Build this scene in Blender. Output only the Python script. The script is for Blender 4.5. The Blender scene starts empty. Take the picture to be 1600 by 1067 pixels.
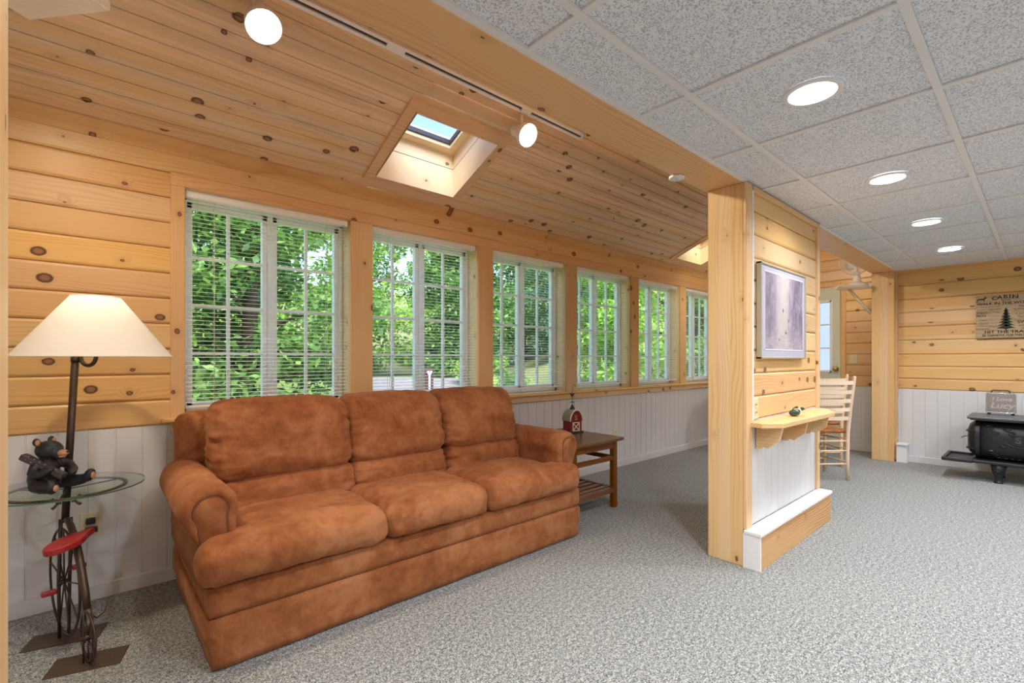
import bpy, bmesh, math, random
from math import sin, cos, pi, radians as R
from mathutils import Vector, Matrix, noise

S = bpy.context.scene
COL = S.collection
# ------------------------------------------------------------------ camera, sky, exposure
YAW = 0.8422
cam = bpy.data.objects.new('camera', bpy.data.cameras.new('camera'))
COL.objects.link(cam)
cam.location = (0, 0, 1.112)
cam.rotation_euler = (pi / 2, 0, YAW - pi / 2)
cam.data.sensor_width = 36
cam.data.lens = 36 * 744.1 / 1600
cam.data.shift_y = 27.1 / 1600
cam.data.clip_start = 0.02
S.camera = cam
w = bpy.data.worlds.new('sky'); S.world = w; w.use_nodes = True
nt = w.node_tree; bg = nt.nodes['Background']
sky = nt.nodes.new('ShaderNodeTexSky'); sky.sky_type = 'NISHITA'
sky.sun_disc = False; sky.sun_elevation = R(52); sky.sun_rotation = R(140)
sky.air_density = 1.0; sky.dust_density = 1.0; sky.ozone_density = 1.0
nt.links.new(sky.outputs[0], bg.inputs[0]); bg.inputs[1].default_value = 0.5
sun = bpy.data.objects.new('sun', bpy.data.lights.new('sun', 'SUN')); COL.objects.link(sun)
sun.data.energy = 10.0; sun.data.angle = R(40); sun.data.color = (1, .95, .86)
sun.rotation_euler = (R(35), 0, R(-30))          # from the room side of the roof on to the trees
S.view_settings.view_transform = 'Standard'; S.view_settings.look = 'None'
S.view_settings.gamma = 1; S.view_settings.use_curve_mapping = False
S.view_settings.exposure = 0.4
S.cycles.use_denoising = True
S.cycles.max_bounces = 12; S.cycles.diffuse_bounces = 6; S.cycles.glossy_bounces = 4
S.cycles.transmission_bounces = 8; S.cycles.transparent_max_bounces = 16
S.cycles.sample_clamp_indirect = 6; S.cycles.caustics_reflective = False; S.cycles.caustics_refractive = False
DOWN_W, SPOT_W, SHADE_W = 11.6, 46.0, 0.9
WARM = (.93, .98, 1.05)

# ------------------------------------------------------------------ helpers
def lin(r, g, b):
    f = lambda c: (c / 255 / 12.92) if c / 255 <= .04045 else ((c / 255 + .055) / 1.055) ** 2.4
    return (f(r), f(g), f(b), 1)

class NT:
    def __init__(s, name):
        s.m = bpy.data.materials.new(name); s.m.use_nodes = True
        s.t = s.m.node_tree; s.n = s.t.nodes; s.b = s.n['Principled BSDF']
    def node(s, typ, **kw):
        n = s.n.new(typ)
        for k, v in kw.items(): setattr(n, k, v)
        return n
    def put(s, sock, val):
        if hasattr(val, 'is_output'): s.t.links.new(val, sock)
        elif val is not None: sock.default_value = val
    def math(s, op, a, b=None, c=None):
        n = s.node('ShaderNodeMath', operation=op)
        for i, v in enumerate((a, b, c)): s.put(n.inputs[i], v)
        return n.outputs[0]
    def xyz(s, x, y, z):
        n = s.node('ShaderNodeCombineXYZ')
        for i, v in enumerate((x, y, z)): s.put(n.inputs[i], v)
        return n.outputs[0]
    def noise(s, vec, scale, detail=2, rough=.5, dist=0):
        n = s.node('ShaderNodeTexNoise'); s.put(n.inputs['Vector'], vec)
        n.inputs['Scale'].default_value = scale; n.inputs['Detail'].default_value = detail
        n.inputs['Roughness'].default_value = rough; n.inputs['Distortion'].default_value = dist
        return n.outputs[0]
    def smooth(s, v, a, b, lo=0., hi=1.):
        n = s.node('ShaderNodeMapRange', interpolation_type='SMOOTHSTEP'); s.put(n.inputs[0], v)
        for i, q in enumerate((a, b, lo, hi)): s.put(n.inputs[1 + i], q)
        return n.outputs[0]
    def mix(s, f, a, b, mode='MIX'):
        n = s.node('ShaderNodeMix', data_type='RGBA', blend_type=mode)
        s.put(n.inputs[0], f); s.put(n.inputs[6], a); s.put(n.inputs[7], b)
        return n.outputs[2]
    def ramp(s, v, stops):
        n = s.node('ShaderNodeValToRGB'); s.put(n.inputs[0], v)
        e = n.color_ramp.elements
        while len(e) < len(stops): e.new(.5)
        for q, (p, c) in zip(e, stops): q.position = p; q.color = c
        return n.outputs[0]
    def bump(s, h, strength=.3, dist=.002):
        n = s.node('ShaderNodeBump'); s.put(n.inputs['Height'], h)
        n.inputs['Strength'].default_value = strength; n.inputs['Distance'].default_value = dist
        s.t.links.new(n.outputs[0], s.b.inputs['Normal'])
    def coords(s):
        tc = s.node('ShaderNodeTexCoord'); sp = s.node('ShaderNodeSeparateXYZ')
        s.t.links.new(tc.outputs['Object'], sp.inputs[0])
        return tc.outputs['Object'], sp.outputs
    def set(s, color=None, rough=None, metal=None, **kw):
        if color is not None: s.put(s.b.inputs['Base Color'], color)
        if rough is not None: s.put(s.b.inputs['Roughness'], rough)
        if metal is not None: s.put(s.b.inputs['Metallic'], metal)
        for k, v in kw.items(): s.put(s.b.inputs[k], v)
        return s.m

def plain(name, col, rough=.5, metal=0, var=.0, scale=30, bump=0, **kw):
    m = NT(name); vec, _ = m.coords()
    n = m.noise(vec, scale, 3)
    d = tuple(c * (1 - var) for c in col[:3]) + (1,); l = tuple(min(1, c * (1 + var)) for c in col[:3]) + (1,)
    if bump: m.bump(n, bump, .002)
    return m.set(m.mix(n, d, l), rough, metal, **kw)

def pine(name, L, A, pitch, off, light, dark, knot=1.0, seed=0., rough=.42, tint=.16, streak=.26, kn=.15, kp=.72):
    """knotty pine: L = axis along the boards, A = axis across them (0,1,2); one tint and one knot pattern per board"""
    m = NT(name); vec, o = m.coords()
    T = 3 - L - A
    oi = m.node('ShaderNodeObjectInfo'); orand = m.math('MULTIPLY', oi.outputs['Random'], 53.0)
    t = m.math('DIVIDE', m.math('SUBTRACT', o[A], off), pitch)
    bi = m.math('ADD', m.math('FLOOR', t), seed)
    wn = m.node('ShaderNodeTexWhiteNoise', noise_dimensions='2D')
    m.put(wn.inputs['Vector'], m.xyz(bi, orand, 0.))
    sp = m.node('ShaderNodeSeparateXYZ'); m.t.links.new(wn.outputs['Color'], sp.inputs[0]); rn = sp.outputs
    l = m.math('ADD', o[L], m.math('MULTIPLY', rn[0], 40.))
    a = m.math('ADD', m.math('ADD', o[A], o[T]), m.math('MULTIPLY', rn[1], 17.))
    vo = m.node('ShaderNodeTexVoronoi', voronoi_dimensions='2D', feature='F1')
    row = m.math('ADD', m.math('ADD', m.math('MULTIPLY', m.math('SUBTRACT', m.math('FRACT', t), .5), pitch / .115), .5), m.math('FLOOR', m.math('MULTIPLY', rn[1], 40.)))
    row = m.math('ADD', row, m.math('DIVIDE', o[T], .115)) if pitch > 1 else row
    m.put(vo.inputs['Vector'], m.xyz(m.math('DIVIDE', l, kn), row, 0.))
    vo.inputs['Scale'].default_value = 1.; vo.inputs['Randomness'].default_value = .62 if pitch < 1 else .9
    dist = vo.outputs['Distance']
    vc = m.node('ShaderNodeSeparateColor'); m.t.links.new(vo.outputs['Color'], vc.inputs[0])
    r0 = m.math('MULTIPLY', m.math('MAXIMUM', m.math('MULTIPLY_ADD', vc.outputs[0], .62, -.62 * kp), 0.), knot)
    wob = m.math('MULTIPLY', m.math('SUBTRACT', m.noise(m.xyz(l, a, 0.), 60, 2), .5), .05)
    dd = m.math('ADD', dist, wob)
    big = m.smooth(r0, .016, .03)                      # only some cells carry a knot
    kmask = m.math('MULTIPLY', m.smooth(dd, r0, m.math('MULTIPLY', r0, .7)), big)
    krim = m.math('MULTIPLY', m.math('MULTIPLY', m.smooth(dd, m.math('MULTIPLY', r0, 1.25), r0), m.smooth(dd, m.math('MULTIPLY', r0, .45), m.math('MULTIPLY', r0, .95))), big)
    halo = m.math('MULTIPLY', m.smooth(dist, .34, .04), big)
    lowf = m.noise(m.xyz(m.math('MULTIPLY', l, .9), m.math('MULTIPLY', a, 6.), 0.), 1., 2)
    ph = m.math('ADD', m.math('MULTIPLY', a, 330.), m.math('ADD', m.math('MULTIPLY', lowf, 46.), m.math('MULTIPLY', halo, 11.)))
    ring = m.math('POWER', m.math('MULTIPLY_ADD', m.math('SINE', ph), .5, .5), 2.5)
    ring = m.math('MULTIPLY', ring, m.smooth(m.noise(m.xyz(m.math('MULTIPLY', l, .8), m.math('MULTIPLY', a, 5.), 3.), 1.3, 1), .38, .66))
    fine = m.noise(m.xyz(m.math('MULTIPLY', l, 3.), m.math('MULTIPLY', a, 190.), 0.), 1., 3)
    g = m.math('ADD', m.math('MULTIPLY', ring, .55), m.math('MULTIPLY', fine, .42))
    base = m.mix(m.math('MINIMUM', m.math('MULTIPLY', g, streak * 3.4), 1.), light, dark)
    # board tint
    hs = m.node('ShaderNodeHueSaturation'); m.put(hs.inputs['Color'], base)
    m.put(hs.inputs['Value'], m.math('MULTIPLY_ADD', rn[2], tint, 1 - tint / 2))
    m.put(hs.inputs['Saturation'], m.math('MULTIPLY_ADD', rn[0], .24, .9))
    m.put(hs.inputs['Hue'], m.math('MULTIPLY_ADD', rn[1], .012, .494))
    c = m.mix(m.math('MULTIPLY', halo, .18), hs.outputs[0], lin(150, 84, 36))
    c = m.mix(m.math('MULTIPLY', kmask, .82), c, lin(134, 84, 52))
    c = m.mix(m.math('MULTIPLY', krim, .9), c, lin(62, 34, 22))
    m.bump(m.math('ADD', fine, ring), .12, .0006)
    return m.set(c, rough, **{'Specular IOR Level': .35, 'Coat Weight': .12, 'Coat Roughness': .25})

class MB:
    """collects shapes into one bmesh"""
    def __init__(s): s.bm = bmesh.new()
    def add(s, bm, mat=None):
        if mat is not None: bmesh.ops.transform(bm, matrix=mat, verts=bm.verts)
        me = bpy.data.meshes.new('tmp'); bm.to_mesh(me); bm.free(); s.bm.from_mesh(me); bpy.data.meshes.remove(me)
        return s
    def raw(s, vs, fs, smooth=False):
        V = [s.bm.verts.new(v) for v in vs]
        for f in fs:
            try: q = s.bm.faces.new([V[i] for i in f]); q.smooth = smooth
            except ValueError: pass
        return s
    def box(s, x0, x1, y0, y1, z0, z1, bev=0, seg=2, mat=None, taper=None):
        bm = bmesh.new()
        vs = [bm.verts.new((x, y, z)) for x in (x0, x1) for y in (y0, y1) for z in (z0, z1)]
        for f in ((0, 1, 3, 2), (4, 6, 7, 5), (0, 4, 5, 1), (2, 3, 7, 6), (0, 2, 6, 4), (1, 5, 7, 3)):
            bm.faces.new([vs[i] for i in f])
        bmesh.ops.recalc_face_normals(bm, faces=bm.faces)
        if bev:
            bmesh.ops.bevel(bm, geom=list(bm.edges), offset=bev, segments=seg, profile=.5, affect='EDGES')
        return s.add(bm, mat)
    def tube(s, pts, r, n=10, closed=False, caps=True, flat=1.0):
        pts = [Vector(p) for p in pts]; N = len(pts)
        rs = list(r) if isinstance(r, (list, tuple)) else [r] * N
        tang = []
        for i in range(N):
            a = pts[(i - 1) % N] if (closed or i > 0) else pts[i]
            b = pts[(i + 1) % N] if (closed or i < N - 1) else pts[i]
            tang.append((b - a).normalized())
        up = Vector((0, 0, 1)) if abs(tang[0].z) < .9 else Vector((1, 0, 0))
        nrm = (up - tang[0] * up.dot(tang[0])).normalized()
        vs = []
        for i in range(N):
            nrm = (nrm - tang[i] * nrm.dot(tang[i])).normalized(); bi = tang[i].cross(nrm)
            vs += [pts[i] + (nrm * cos(2 * pi * k / n) + bi * sin(2 * pi * k / n) * flat) * rs[i] for k in range(n)]
        fs = []
        for i in range(N if closed else N - 1):
            j = (i + 1) % N
            fs += [(i * n + k, i * n + (k + 1) % n, j * n + (k + 1) % n, j * n + k) for k in range(n)]
        if caps and not closed: fs += [tuple(range(n))[::-1], tuple(range((N - 1) * n, N * n))]
        return s.raw(vs, fs, True)
    def lathe(s, prof, n=32, mat=None, closed=False):
        bm = bmesh.new(); rings = []
        for r, z in prof:
            if r < 1e-6: rings.append([bm.verts.new((0, 0, z))])
            else: rings.append([bm.verts.new((r * cos(2 * pi * k / n), r * sin(2 * pi * k / n), z)) for k in range(n)])
        pairs = list(zip(rings, rings[1:])) + ([(rings[-1], rings[0])] if closed else [])
        for a, b in pairs:
            for k in range(n):
                q = [a[k % len(a)], a[(k + 1) % n % len(a)], b[(k + 1) % n % len(b)], b[k % len(b)]]
                u = []
                [u.append(v) for v in q if v not in u]
                if len(u) > 2: bm.faces.new(u).smooth = True
        bmesh.ops.recalc_face_normals(bm, faces=bm.faces)
        return s.add(bm, mat)
    def prism(s, poly, z0, z1, mat=None, bev=0, smooth=False):
        bm = bmesh.new(); n = len(poly)
        a = [bm.verts.new((x, y, z0)) for x, y in poly]; b = [bm.verts.new((x, y, z1)) for x, y in poly]
        bm.faces.new(a); bm.faces.new(b)
        for i in range(n): bm.faces.new((a[i], a[(i + 1) % n], b[(i + 1) % n], b[i])).smooth = smooth
        bmesh.ops.recalc_face_normals(bm, faces=bm.faces)
        if bev:
            ed = [e for e in bm.edges if abs(e.verts[0].co.z - e.verts[1].co.z) < 1e-7]
            bmesh.ops.bevel(bm, geom=ed, offset=bev, segments=2, profile=.5, affect='EDGES')
        return s.add(bm, mat)
    def ell(s, c, r, rot=None, n=3):
        bm = bmesh.new(); bmesh.ops.create_icosphere(bm, subdivisions=n, radius=1)
        for f in bm.faces: f.smooth = True
        mt = Matrix.Translation(c) @ (rot.to_matrix().to_4x4() if rot is not None else Matrix()) @ Matrix.Diagonal((r[0], r[1], r[2], 1))
        return s.add(bm, mt)
    def rbox(s, c, h, r, n=(12, 12, 8), fn=None, mat=None):
        """rounded soft box: centre c, half sizes h, corner radius r; fn moves each point"""
        bm = bmesh.new(); cache = {}
        def vert(u, v, ww):
            k = (round(u, 5), round(v, 5), round(ww, 5))
            if k not in cache:
                q = Vector((u * h[0], v * h[1], ww * h[2]))
                cl = Vector([max(-(h[i] - r), min(h[i] - r, q[i])) for i in range(3)])
                d = q - cl
                p = cl + d.normalized() * r if d.length > 1e-9 else q
                if fn: p = fn(p)
                cache[k] = bm.verts.new(p + Vector(c))
            return cache[k]
        def warp(t, hh):                                   # more rows near the rounded edge
            e = min(.9, 2 * r / hh)
            return t
        for ax in range(3):
            i, j = [q for q in range(3) if q != ax]
            for sg in (-1, 1):
                for a in range(n[i]):
                    for b in range(n[j]):
                        qs = []
                        for da, db in ((0, 0), (1, 0), (1, 1), (0, 1)):
                            co = [0, 0, 0]; co[ax] = sg
                            co[i] = -1 + 2 * (a + da) / n[i]; co[j] = -1 + 2 * (b + db) / n[j]
                            qs.append(vert(*co))
                        try: bm.faces.new(qs).smooth = True
                        except ValueError: pass
        bmesh.ops.recalc_face_normals(bm, faces=bm.faces)
        return s.add(bm, mat)
    def boards(s, x0, x1, edges, y, depth=.007, gr=.006, thick=.02, axis='X', sign=-1, rnd=.004):
        """horizontal boards on a wall: a profile in (offset, z) run along the wall. axis X: face at Y=y looking to sign*Y"""
        prof = []
        for a, b in zip(edges, edges[1:]):
            prof += [(.018, a - .0018), (.018, a + .0018), (.0065, a + .0018), (.0035, a + .0055), (.0008, a + .010), (0, a + .013), (0, b - .013), (.0008, b - .010), (.0035, b - .0055), (.0065, b - .0018), (.018, b - .00181)]
        vs, fs = [], []
        for t in (x0, x1):
            for d, z in prof:
                o = y - sign * d
                vs.append((t, o, z) if axis == 'X' else (o, t, z))
        n = len(prof)
        for i in range(n - 1): fs.append((i, i + 1, n + i + 1, n + i))
        s.raw(vs, fs)
        return s
    def vboards(s, us, z0, z1, y, axis='X', sign=-1, depth=.004, gr=.005):
        prof = []
        for a, b in zip(us, us[1:]):
            prof += [(depth, a), (depth, a + gr * .5), (0, a + gr), (0, b - gr * .4), (depth, b - .0005)]
        vs, fs = [], []
        for z in (z0, z1):
            for d, u in prof:
                o = y - sign * d
                vs.append((u, o, z) if axis == 'X' else (o, u, z))
        n = len(prof)
        for i in range(n - 1): fs.append((i, i + 1, n + i + 1, n + i))
        s.raw(vs, fs)
        return s

def text_mb(txt, size, extrude, mat, bold=0., sx=1., align='CENTER', shear=0.):
    cu = bpy.data.curves.new('t', 'FONT'); cu.body = txt; cu.size = size; cu.extrude = extrude; cu.offset = bold
    cu.align_x = align; cu.align_y = 'CENTER'; cu.resolution_u = 3; cu.shear = shear
    o = bpy.data.objects.new('t', cu); COL.objects.link(o)
    bpy.context.view_layer.update()
    me = bpy.data.meshes.new_from_object(o.evaluated_get(bpy.context.evaluated_depsgraph_get()))
    b = bmesh.new(); b.from_mesh(me); bpy.data.objects.remove(o); bpy.data.curves.remove(cu); bpy.data.meshes.remove(me)
    bmesh.ops.transform(b, matrix=mat @ Matrix.Diagonal((sx, 1, 1, 1)), verts=b.verts)
    return b

def tag(o, label=None, cat=None, group=None, kind=None):
    for k, v in (('label', label), ('category', cat), ('group', group), ('kind', kind)):
        if v: o[k] = v
    return o
def thing(name, label, cat, loc=(0, 0, 0), group=None, kind=None):
    o = bpy.data.objects.new(name, None); COL.objects.link(o); o.location = loc; o.empty_display_size = .1
    o['org'] = 0; del o['org']
    ORG[o.name] = Vector(loc)
    return tag(o, label, cat, group, kind)
ORG = {}
def obj(name, mb, mat, parent=None, label=None, local=False, recalc=False):
    bm = mb.bm if isinstance(mb, MB) else mb
    if recalc: bmesh.ops.recalc_face_normals(bm, faces=bm.faces)
    if parent is not None and not local:
        q = parent
        while q.parent is not None: q = q.parent
        bmesh.ops.translate(bm, verts=bm.verts, vec=-ORG.get(q.name, Vector()))
    me = bpy.data.meshes.new(name); bm.to_mesh(me); bm.free()
    o = bpy.data.objects.new(name, me); COL.objects.link(o)
    if mat is not None: me.materials.append(mat)
    if parent is not None: o.parent = parent
    if label: o['label'] = label
    return o
TN = [0]
def tname(name):
    if not name.startswith('trim_'): return name
    TN[0] += 1; return 'trim_%d' % TN[0]
def struct(name, mb, mat, label=None, cat=None, parent=None, **kw):
    name = tname(name)
    o = obj(name, mb, mat, parent, **kw)
    if parent is None: tag(o, label, cat, None, 'structure')
    return o
def copy_tree(o, parent=None):
    c = o.copy(); COL.objects.link(c)
    if parent is not None: c.parent = parent
    for ch in list(o.children): copy_tree(ch, c)
    return c

# ------------------------------------------------------------------ materials
PL, PD = lin(229, 191, 139), lin(203, 154, 98)
M = {}
M['pine_wall'] = pine('pine_wall', 0, 2, .127, .78, PL, PD)
M['pine_far'] = pine('pine_far', 1, 2, .1455, .775, PL, PD, seed=7)
M['pine_part'] = pine('pine_partition', 0, 2, .1285, .775, PL, PD, seed=13)
M['pine_ceil'] = pine('pine_ceiling', 0, 1, .078, 1.273, lin(232, 202, 164), lin(196, 154, 112), seed=31, tint=.2, streak=.22, knot=.9, kp=.68)
M['pine_x'] = pine('pine_trim_along', 0, 2, 5., -2.3, PL, PD, knot=.75)
M['pine_y'] = pine('pine_trim_across', 1, 2, 5., -2.3, PL, PD, knot=.75)
M['pine_z'] = pine('pine_upright', 2, 0, 5., -2.4, PL, PD, knot=.75)
M['pine_post'] = pine('pine_post', 2, 1, .0655, 1.08, lin(230, 195, 146), lin(206, 160, 106), knot=.8, tint=.06, kn=.2, kp=.86)
M['pine_beam'] = pine('pine_beam', 0, 1, 5., -2.4, lin(230, 194, 150), lin(206, 162, 114), knot=.9, kn=.2, kp=.84)
M['pine_pale'] = pine('pine_pale_upright', 2, 0, 5., -2.4, lin(240, 216, 172), lin(224, 190, 136), knot=.5)
M['pine_pale_x'] = pine('pine_pale_along', 0, 2, 5., -2.4, lin(240, 216, 172), lin(224, 190, 136), knot=.5)
M['pine_blade'] = pine('pine_bleached', 0, 1, 5., -2.4, lin(248, 232, 212), lin(234, 208, 178), knot=.0)
M['raw_wood'] = pine('raw_wood', 0, 2, 5., -2.4, lin(214, 174, 124), lin(168, 120, 74), knot=.2, rough=.8, streak=.34)
M['walnut'] = pine('walnut', 0, 1, .09, 0., lin(126, 78, 48), lin(70, 40, 24), knot=0, rough=.25, tint=.25)
M['walnut_edge'] = pine('walnut_edge', 2, 0, 5., -2., lin(132, 82, 40), lin(86, 50, 24), knot=0, rough=.35)
M['pale_wood'] = pine('unfinished_wood', 2, 0, 5., -2., lin(240, 216, 188), lin(218, 184, 150), knot=0, rough=.6)
M['orange_wood'] = pine('orange_wood', 0, 1, 5., -2., lin(176, 104, 44), lin(128, 70, 26), knot=0, rough=.4)

def wainscot_mat(name, axis):
    m = NT(name); vec, o = m.coords()
    h = m.noise(m.xyz(m.math('MULTIPLY', o[axis], 14.), m.math('MULTIPLY', o[2], 160.), 0.), 1., 3, .6)
    v = m.noise(vec, 3., 2)
    m.bump(m.math('GREATER_THAN', h, .6), .25, .0012)
    return m.set(m.mix(v, lin(206, 204, 204), lin(222, 220, 218)), .55)
M['wains_x'] = wainscot_mat('white_painted_boards', 0)
M['wains_y'] = wainscot_mat('white_painted_boards_across', 1)
M['white'] = plain('white_paint', lin(232, 232, 234), .45)
M['white_trim'] = plain('white_trim_paint', lin(226, 224, 222), .5)
M['vinyl'] = plain('white_vinyl', lin(248, 250, 253), .35)
M['slat'] = plain('white_slat', lin(250, 250, 250), .4)
M['cord'] = plain('blind_cord', lin(226, 220, 214), .8)
M['grid'] = plain('ceiling_grid_metal', lin(226, 226, 226), .5)
M['dark_gap'] = plain('dark_gap', lin(60, 56, 52), .8)
M['black_metal'] = plain('black_track_slot', lin(58, 62, 68), .4)
M['beige'] = plain('beige_plastic', lin(226, 212, 172), .35)
M['black_plastic'] = plain('black_plastic', lin(34, 32, 32), .4)
M['bronze'] = plain('brown_metal', lin(82, 66, 56), .42, .55, .15, 40)
M['plate_metal'] = plain('brown_painted_plate', lin(82, 64, 54), .55, .2, .12, 30)
M['brass'] = plain('brass', lin(196, 160, 84), .28, .9)
M['old_brass'] = plain('old_brass', lin(120, 96, 52), .4, .7)
M['red_paint'] = plain('red_paint', lin(158, 40, 40), .35, 0, .15, 60)
M['chrome'] = plain('tin', lin(176, 170, 168), .32, .85, .08, 40)
M['tin_emboss'] = plain('tin_emboss', lin(214, 204, 200), .3, .6)
M['tin_edge'] = plain('bright_tin', lin(214, 214, 210), .25, .9)
M['iron'] = plain('cast_iron', lin(44, 43, 44), .36, .2, .2, 50, .1)
M['iron_top'] = plain('grey_iron_top', lin(92, 92, 96), .38, .4, .15, 40)
M['rush'] = None
M['cream'] = plain('cream_plastic', lin(244, 228, 176), .4)
M['fan_white'] = plain('fan_white', lin(236, 236, 236), .3)
M['green_gloss'] = plain('green_gloss', lin(38, 62, 34), .12, 0, .3, 50, **{'Coat Weight': .6})
M['barn_red'] = plain('barn_red', lin(126, 32, 36), .5, 0, .25, 60)
M['barn_cream'] = plain('barn_cream', lin(232, 220, 190), .6)
M['barn_green'] = plain('barn_green', lin(46, 62, 48), .5)
M['roof_grey'] = plain('roof_grey', lin(150, 148, 126), .6, 0, .3, 120)
M['bear'] = plain('bear_black', lin(44, 43, 45), .45, 0, .25, 60, .25)
M['tan'] = plain('bear_tan', lin(206, 150, 112), .5, 0, .12, 60)
M['pewter'] = plain('pewter', lin(84, 76, 76), .4, .2, .3, 200)
M['mat_board'] = plain('mat_board', lin(178, 174, 188), .7)
M['frame_metal'] = plain('frame_metal', lin(186, 178, 150), .35, .35)
M['door_paint'] = plain('door_sage', lin(206, 208, 184), .5)
M['ink'] = plain('sign_ink', lin(44, 36, 30), .8)
M['ink_green'] = plain('sign_green', lin(40, 48, 28), .8)
M['ink_brown'] = plain('sign_brown', lin(112, 84, 66), .8)
M['siding'] = plain('blue_grey_siding', lin(166, 174, 194), .6)
M['asphalt'] = plain('asphalt', lin(112, 110, 116), .9, 0, .12, 12)
M['bark'] = plain('bark', lin(74, 60, 48), .9, 0, .35, 18, .6)
M['brown_post'] = plain('weathered_brown', lin(72, 44, 40), .8, 0, .2, 20)
M['stone'] = plain('grey_stone', lin(150, 142, 134), .9, 0, .25, 9, .6)

def glass(name, tint=(1, 1, 1, 1), rough=0., ior=1.45, thin=True):
    m = NT(name); m.n.remove(m.b)
    out = [n for n in m.n if n.type == 'OUTPUT_MATERIAL'][0]
    tr = m.node('ShaderNodeBsdfTransparent'); gl = m.node('ShaderNodeBsdfGlossy'); mx = m.node('ShaderNodeMixShader')
    tr.inputs[0].default_value = tint; gl.inputs['Roughness'].default_value = rough
    fr = m.node('ShaderNodeFresnel'); fr.inputs[0].default_value = ior; ge = m.node('ShaderNodeNewGeometry')
    m.put(mx.inputs[0], m.math('MULTIPLY', fr.outputs[0], m.math('SUBTRACT', 1., ge.outputs['Backfacing']))); m.t.links.new(tr.outputs[0], mx.inputs[1]); m.t.links.new(gl.outputs[0], mx.inputs[2])
    m.t.links.new(mx.outputs[0], out.inputs[0])
    return m.m
M['pane'] = glass('window_glass', (.97, .99, .98, 1), 0, 1.25)
M['sky_pane'] = glass('skylight_glass', (.84, .86, .98, 1), 0, 1.25)
M['clear'] = glass('clear_glass', (.95, .98, .96, 1), 0.02)
m = NT('table_glass'); M['table_glass'] = m.set((.86, .95, .91, 1), .0, **{'Transmission Weight': 1., 'IOR': 1.3})
M['table_glass'] = glass('table_glass_sheet', (.90, .96, .93, 1), 0, 1.25)
M['glass_edge'] = plain('glass_edge', lin(70, 104, 88), .1, 0, .1, 30)

def emit(name, col, strength):
    m = NT(name); m.set((0, 0, 0, 1), .5); m.b.inputs['Emission Color'].default_value = col
    m.b.inputs['Emission Strength'].default_value = strength
    return m.m
M['bulb'] = emit('lamp_bulb', (1, .95, .86, 1), 9)
M['shade_bulb'] = emit('shade_bulb', (1, .93, .8, 1), 1.5)
M['spot_bulb'] = emit('spot_bulb', (1, .90, .72, 1), 14)

m = NT('lamp_shade_fabric'); vec, o = m.coords()
m.bump(m.noise(vec, 300, 2), .05, .0005)
M['shade'] = m.set(lin(248, 245, 240), .8)
out = [n for n in m.n if n.type == 'OUTPUT_MATERIAL'][0]
tl = m.node('ShaderNodeBsdfTranslucent'); tl.inputs[0].default_value = lin(255, 244, 222)
mx = m.node('ShaderNodeMixShader'); mx.inputs[0].default_value = .35
m.t.links.new(m.b.outputs[0], mx.inputs[1]); m.t.links.new(tl.outputs[0], mx.inputs[2]); m.t.links.new(mx.outputs[0], out.inputs[0])

m = NT('carpet'); vec, o = m.coords()
n1 = m.noise(vec, 175, 2, .6); n2 = m.noise(vec, 360, 2, .6); n3 = m.noise(vec, 2.2, 2)
n4 = m.noise(vec, 62, 2, .6)
v = m.math('ADD', m.math('MULTIPLY', n1, .55), m.math('ADD', m.math('MULTIPLY', n2, .2), m.math('MULTIPLY', n4, .25)))
c = m.ramp(v, [(.40, lin(30, 40, 40)), (.455, lin(94, 101, 100)), (.53, lin(150, 149, 146)), (.605, lin(204, 200, 194))])
hue = m.noise(m.xyz(m.math('ADD', o[0], 9.), o[1], 0.), 60, 1)
c = m.mix(m.smooth(hue, .5, .7, 0., .35), c, m.mix(.5, c, lin(120, 146, 140)))
c = m.mix(m.smooth(n3, .3, .7, 0., .12), c, lin(150, 146, 142))
m.bump(v, .15, .001)
M['carpet'] = m.set(c, .95, **{'Specular IOR Level': .1, 'Sheen Weight': .2})

m = NT('ceiling_tile'); vec, o = m.coords()
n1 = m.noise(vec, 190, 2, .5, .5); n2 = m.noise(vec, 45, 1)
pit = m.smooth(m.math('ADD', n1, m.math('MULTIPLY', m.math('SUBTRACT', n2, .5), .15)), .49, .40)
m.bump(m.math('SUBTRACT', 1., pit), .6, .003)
M['tile'] = m.set(m.mix(m.math('MULTIPLY', pit, .6), lin(236, 240, 246), lin(146, 148, 154)), .9, **{'Specular IOR Level': .1})  # pits are also coloured darker, painting in the shade inside them

m = NT('suede'); vec, o = m.coords()
n1 = m.noise(vec, 3.5, 4, .6, .8); n2 = m.noise(vec, 16, 4, .65, .5); n3 = m.noise(vec, 420, 2)
nap = m.math('ADD', m.math('MULTIPLY', n1, .6), m.math('MULTIPLY', n2, .4))
c = m.ramp(nap, [(.34, lin(118, 64, 34)), (.48, lin(146, 88, 52)), (.6, lin(166, 109, 72)), (.72, lin(156, 105, 76))])
wr = m.noise(m.xyz(m.math('MULTIPLY', o[0], 13.), m.math('MULTIPLY', o[1], 7.), m.math('MULTIPLY', o[2], 4.)), 1., 3, .5, 1.5)
m.bump(m.math('ADD', m.math('MULTIPLY', wr, 1.), m.math('MULTIPLY', n3, .04)), .45, .012)
M['suede'] = m.set(c, .85, **{'Specular IOR Level': .15, 'Sheen Weight': .25, 'Sheen Roughness': .5, 'Sheen Tint': lin(255, 190, 140)})
M['seam'] = plain('dark_seam', lin(128, 72, 42), .9)

m = NT('rush_seat'); vec, o = m.coords()
n = m.noise(m.xyz(m.math('MULTIPLY', o[0], 20.), m.math('MULTIPLY', o[1], 200.), 0.), 1., 3)
m.bump(n, .6, .003); M['rush'] = m.set(m.ramp(n, [(.3, lin(120, 62, 26)), (.7, lin(206, 136, 76))]), .8)

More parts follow.
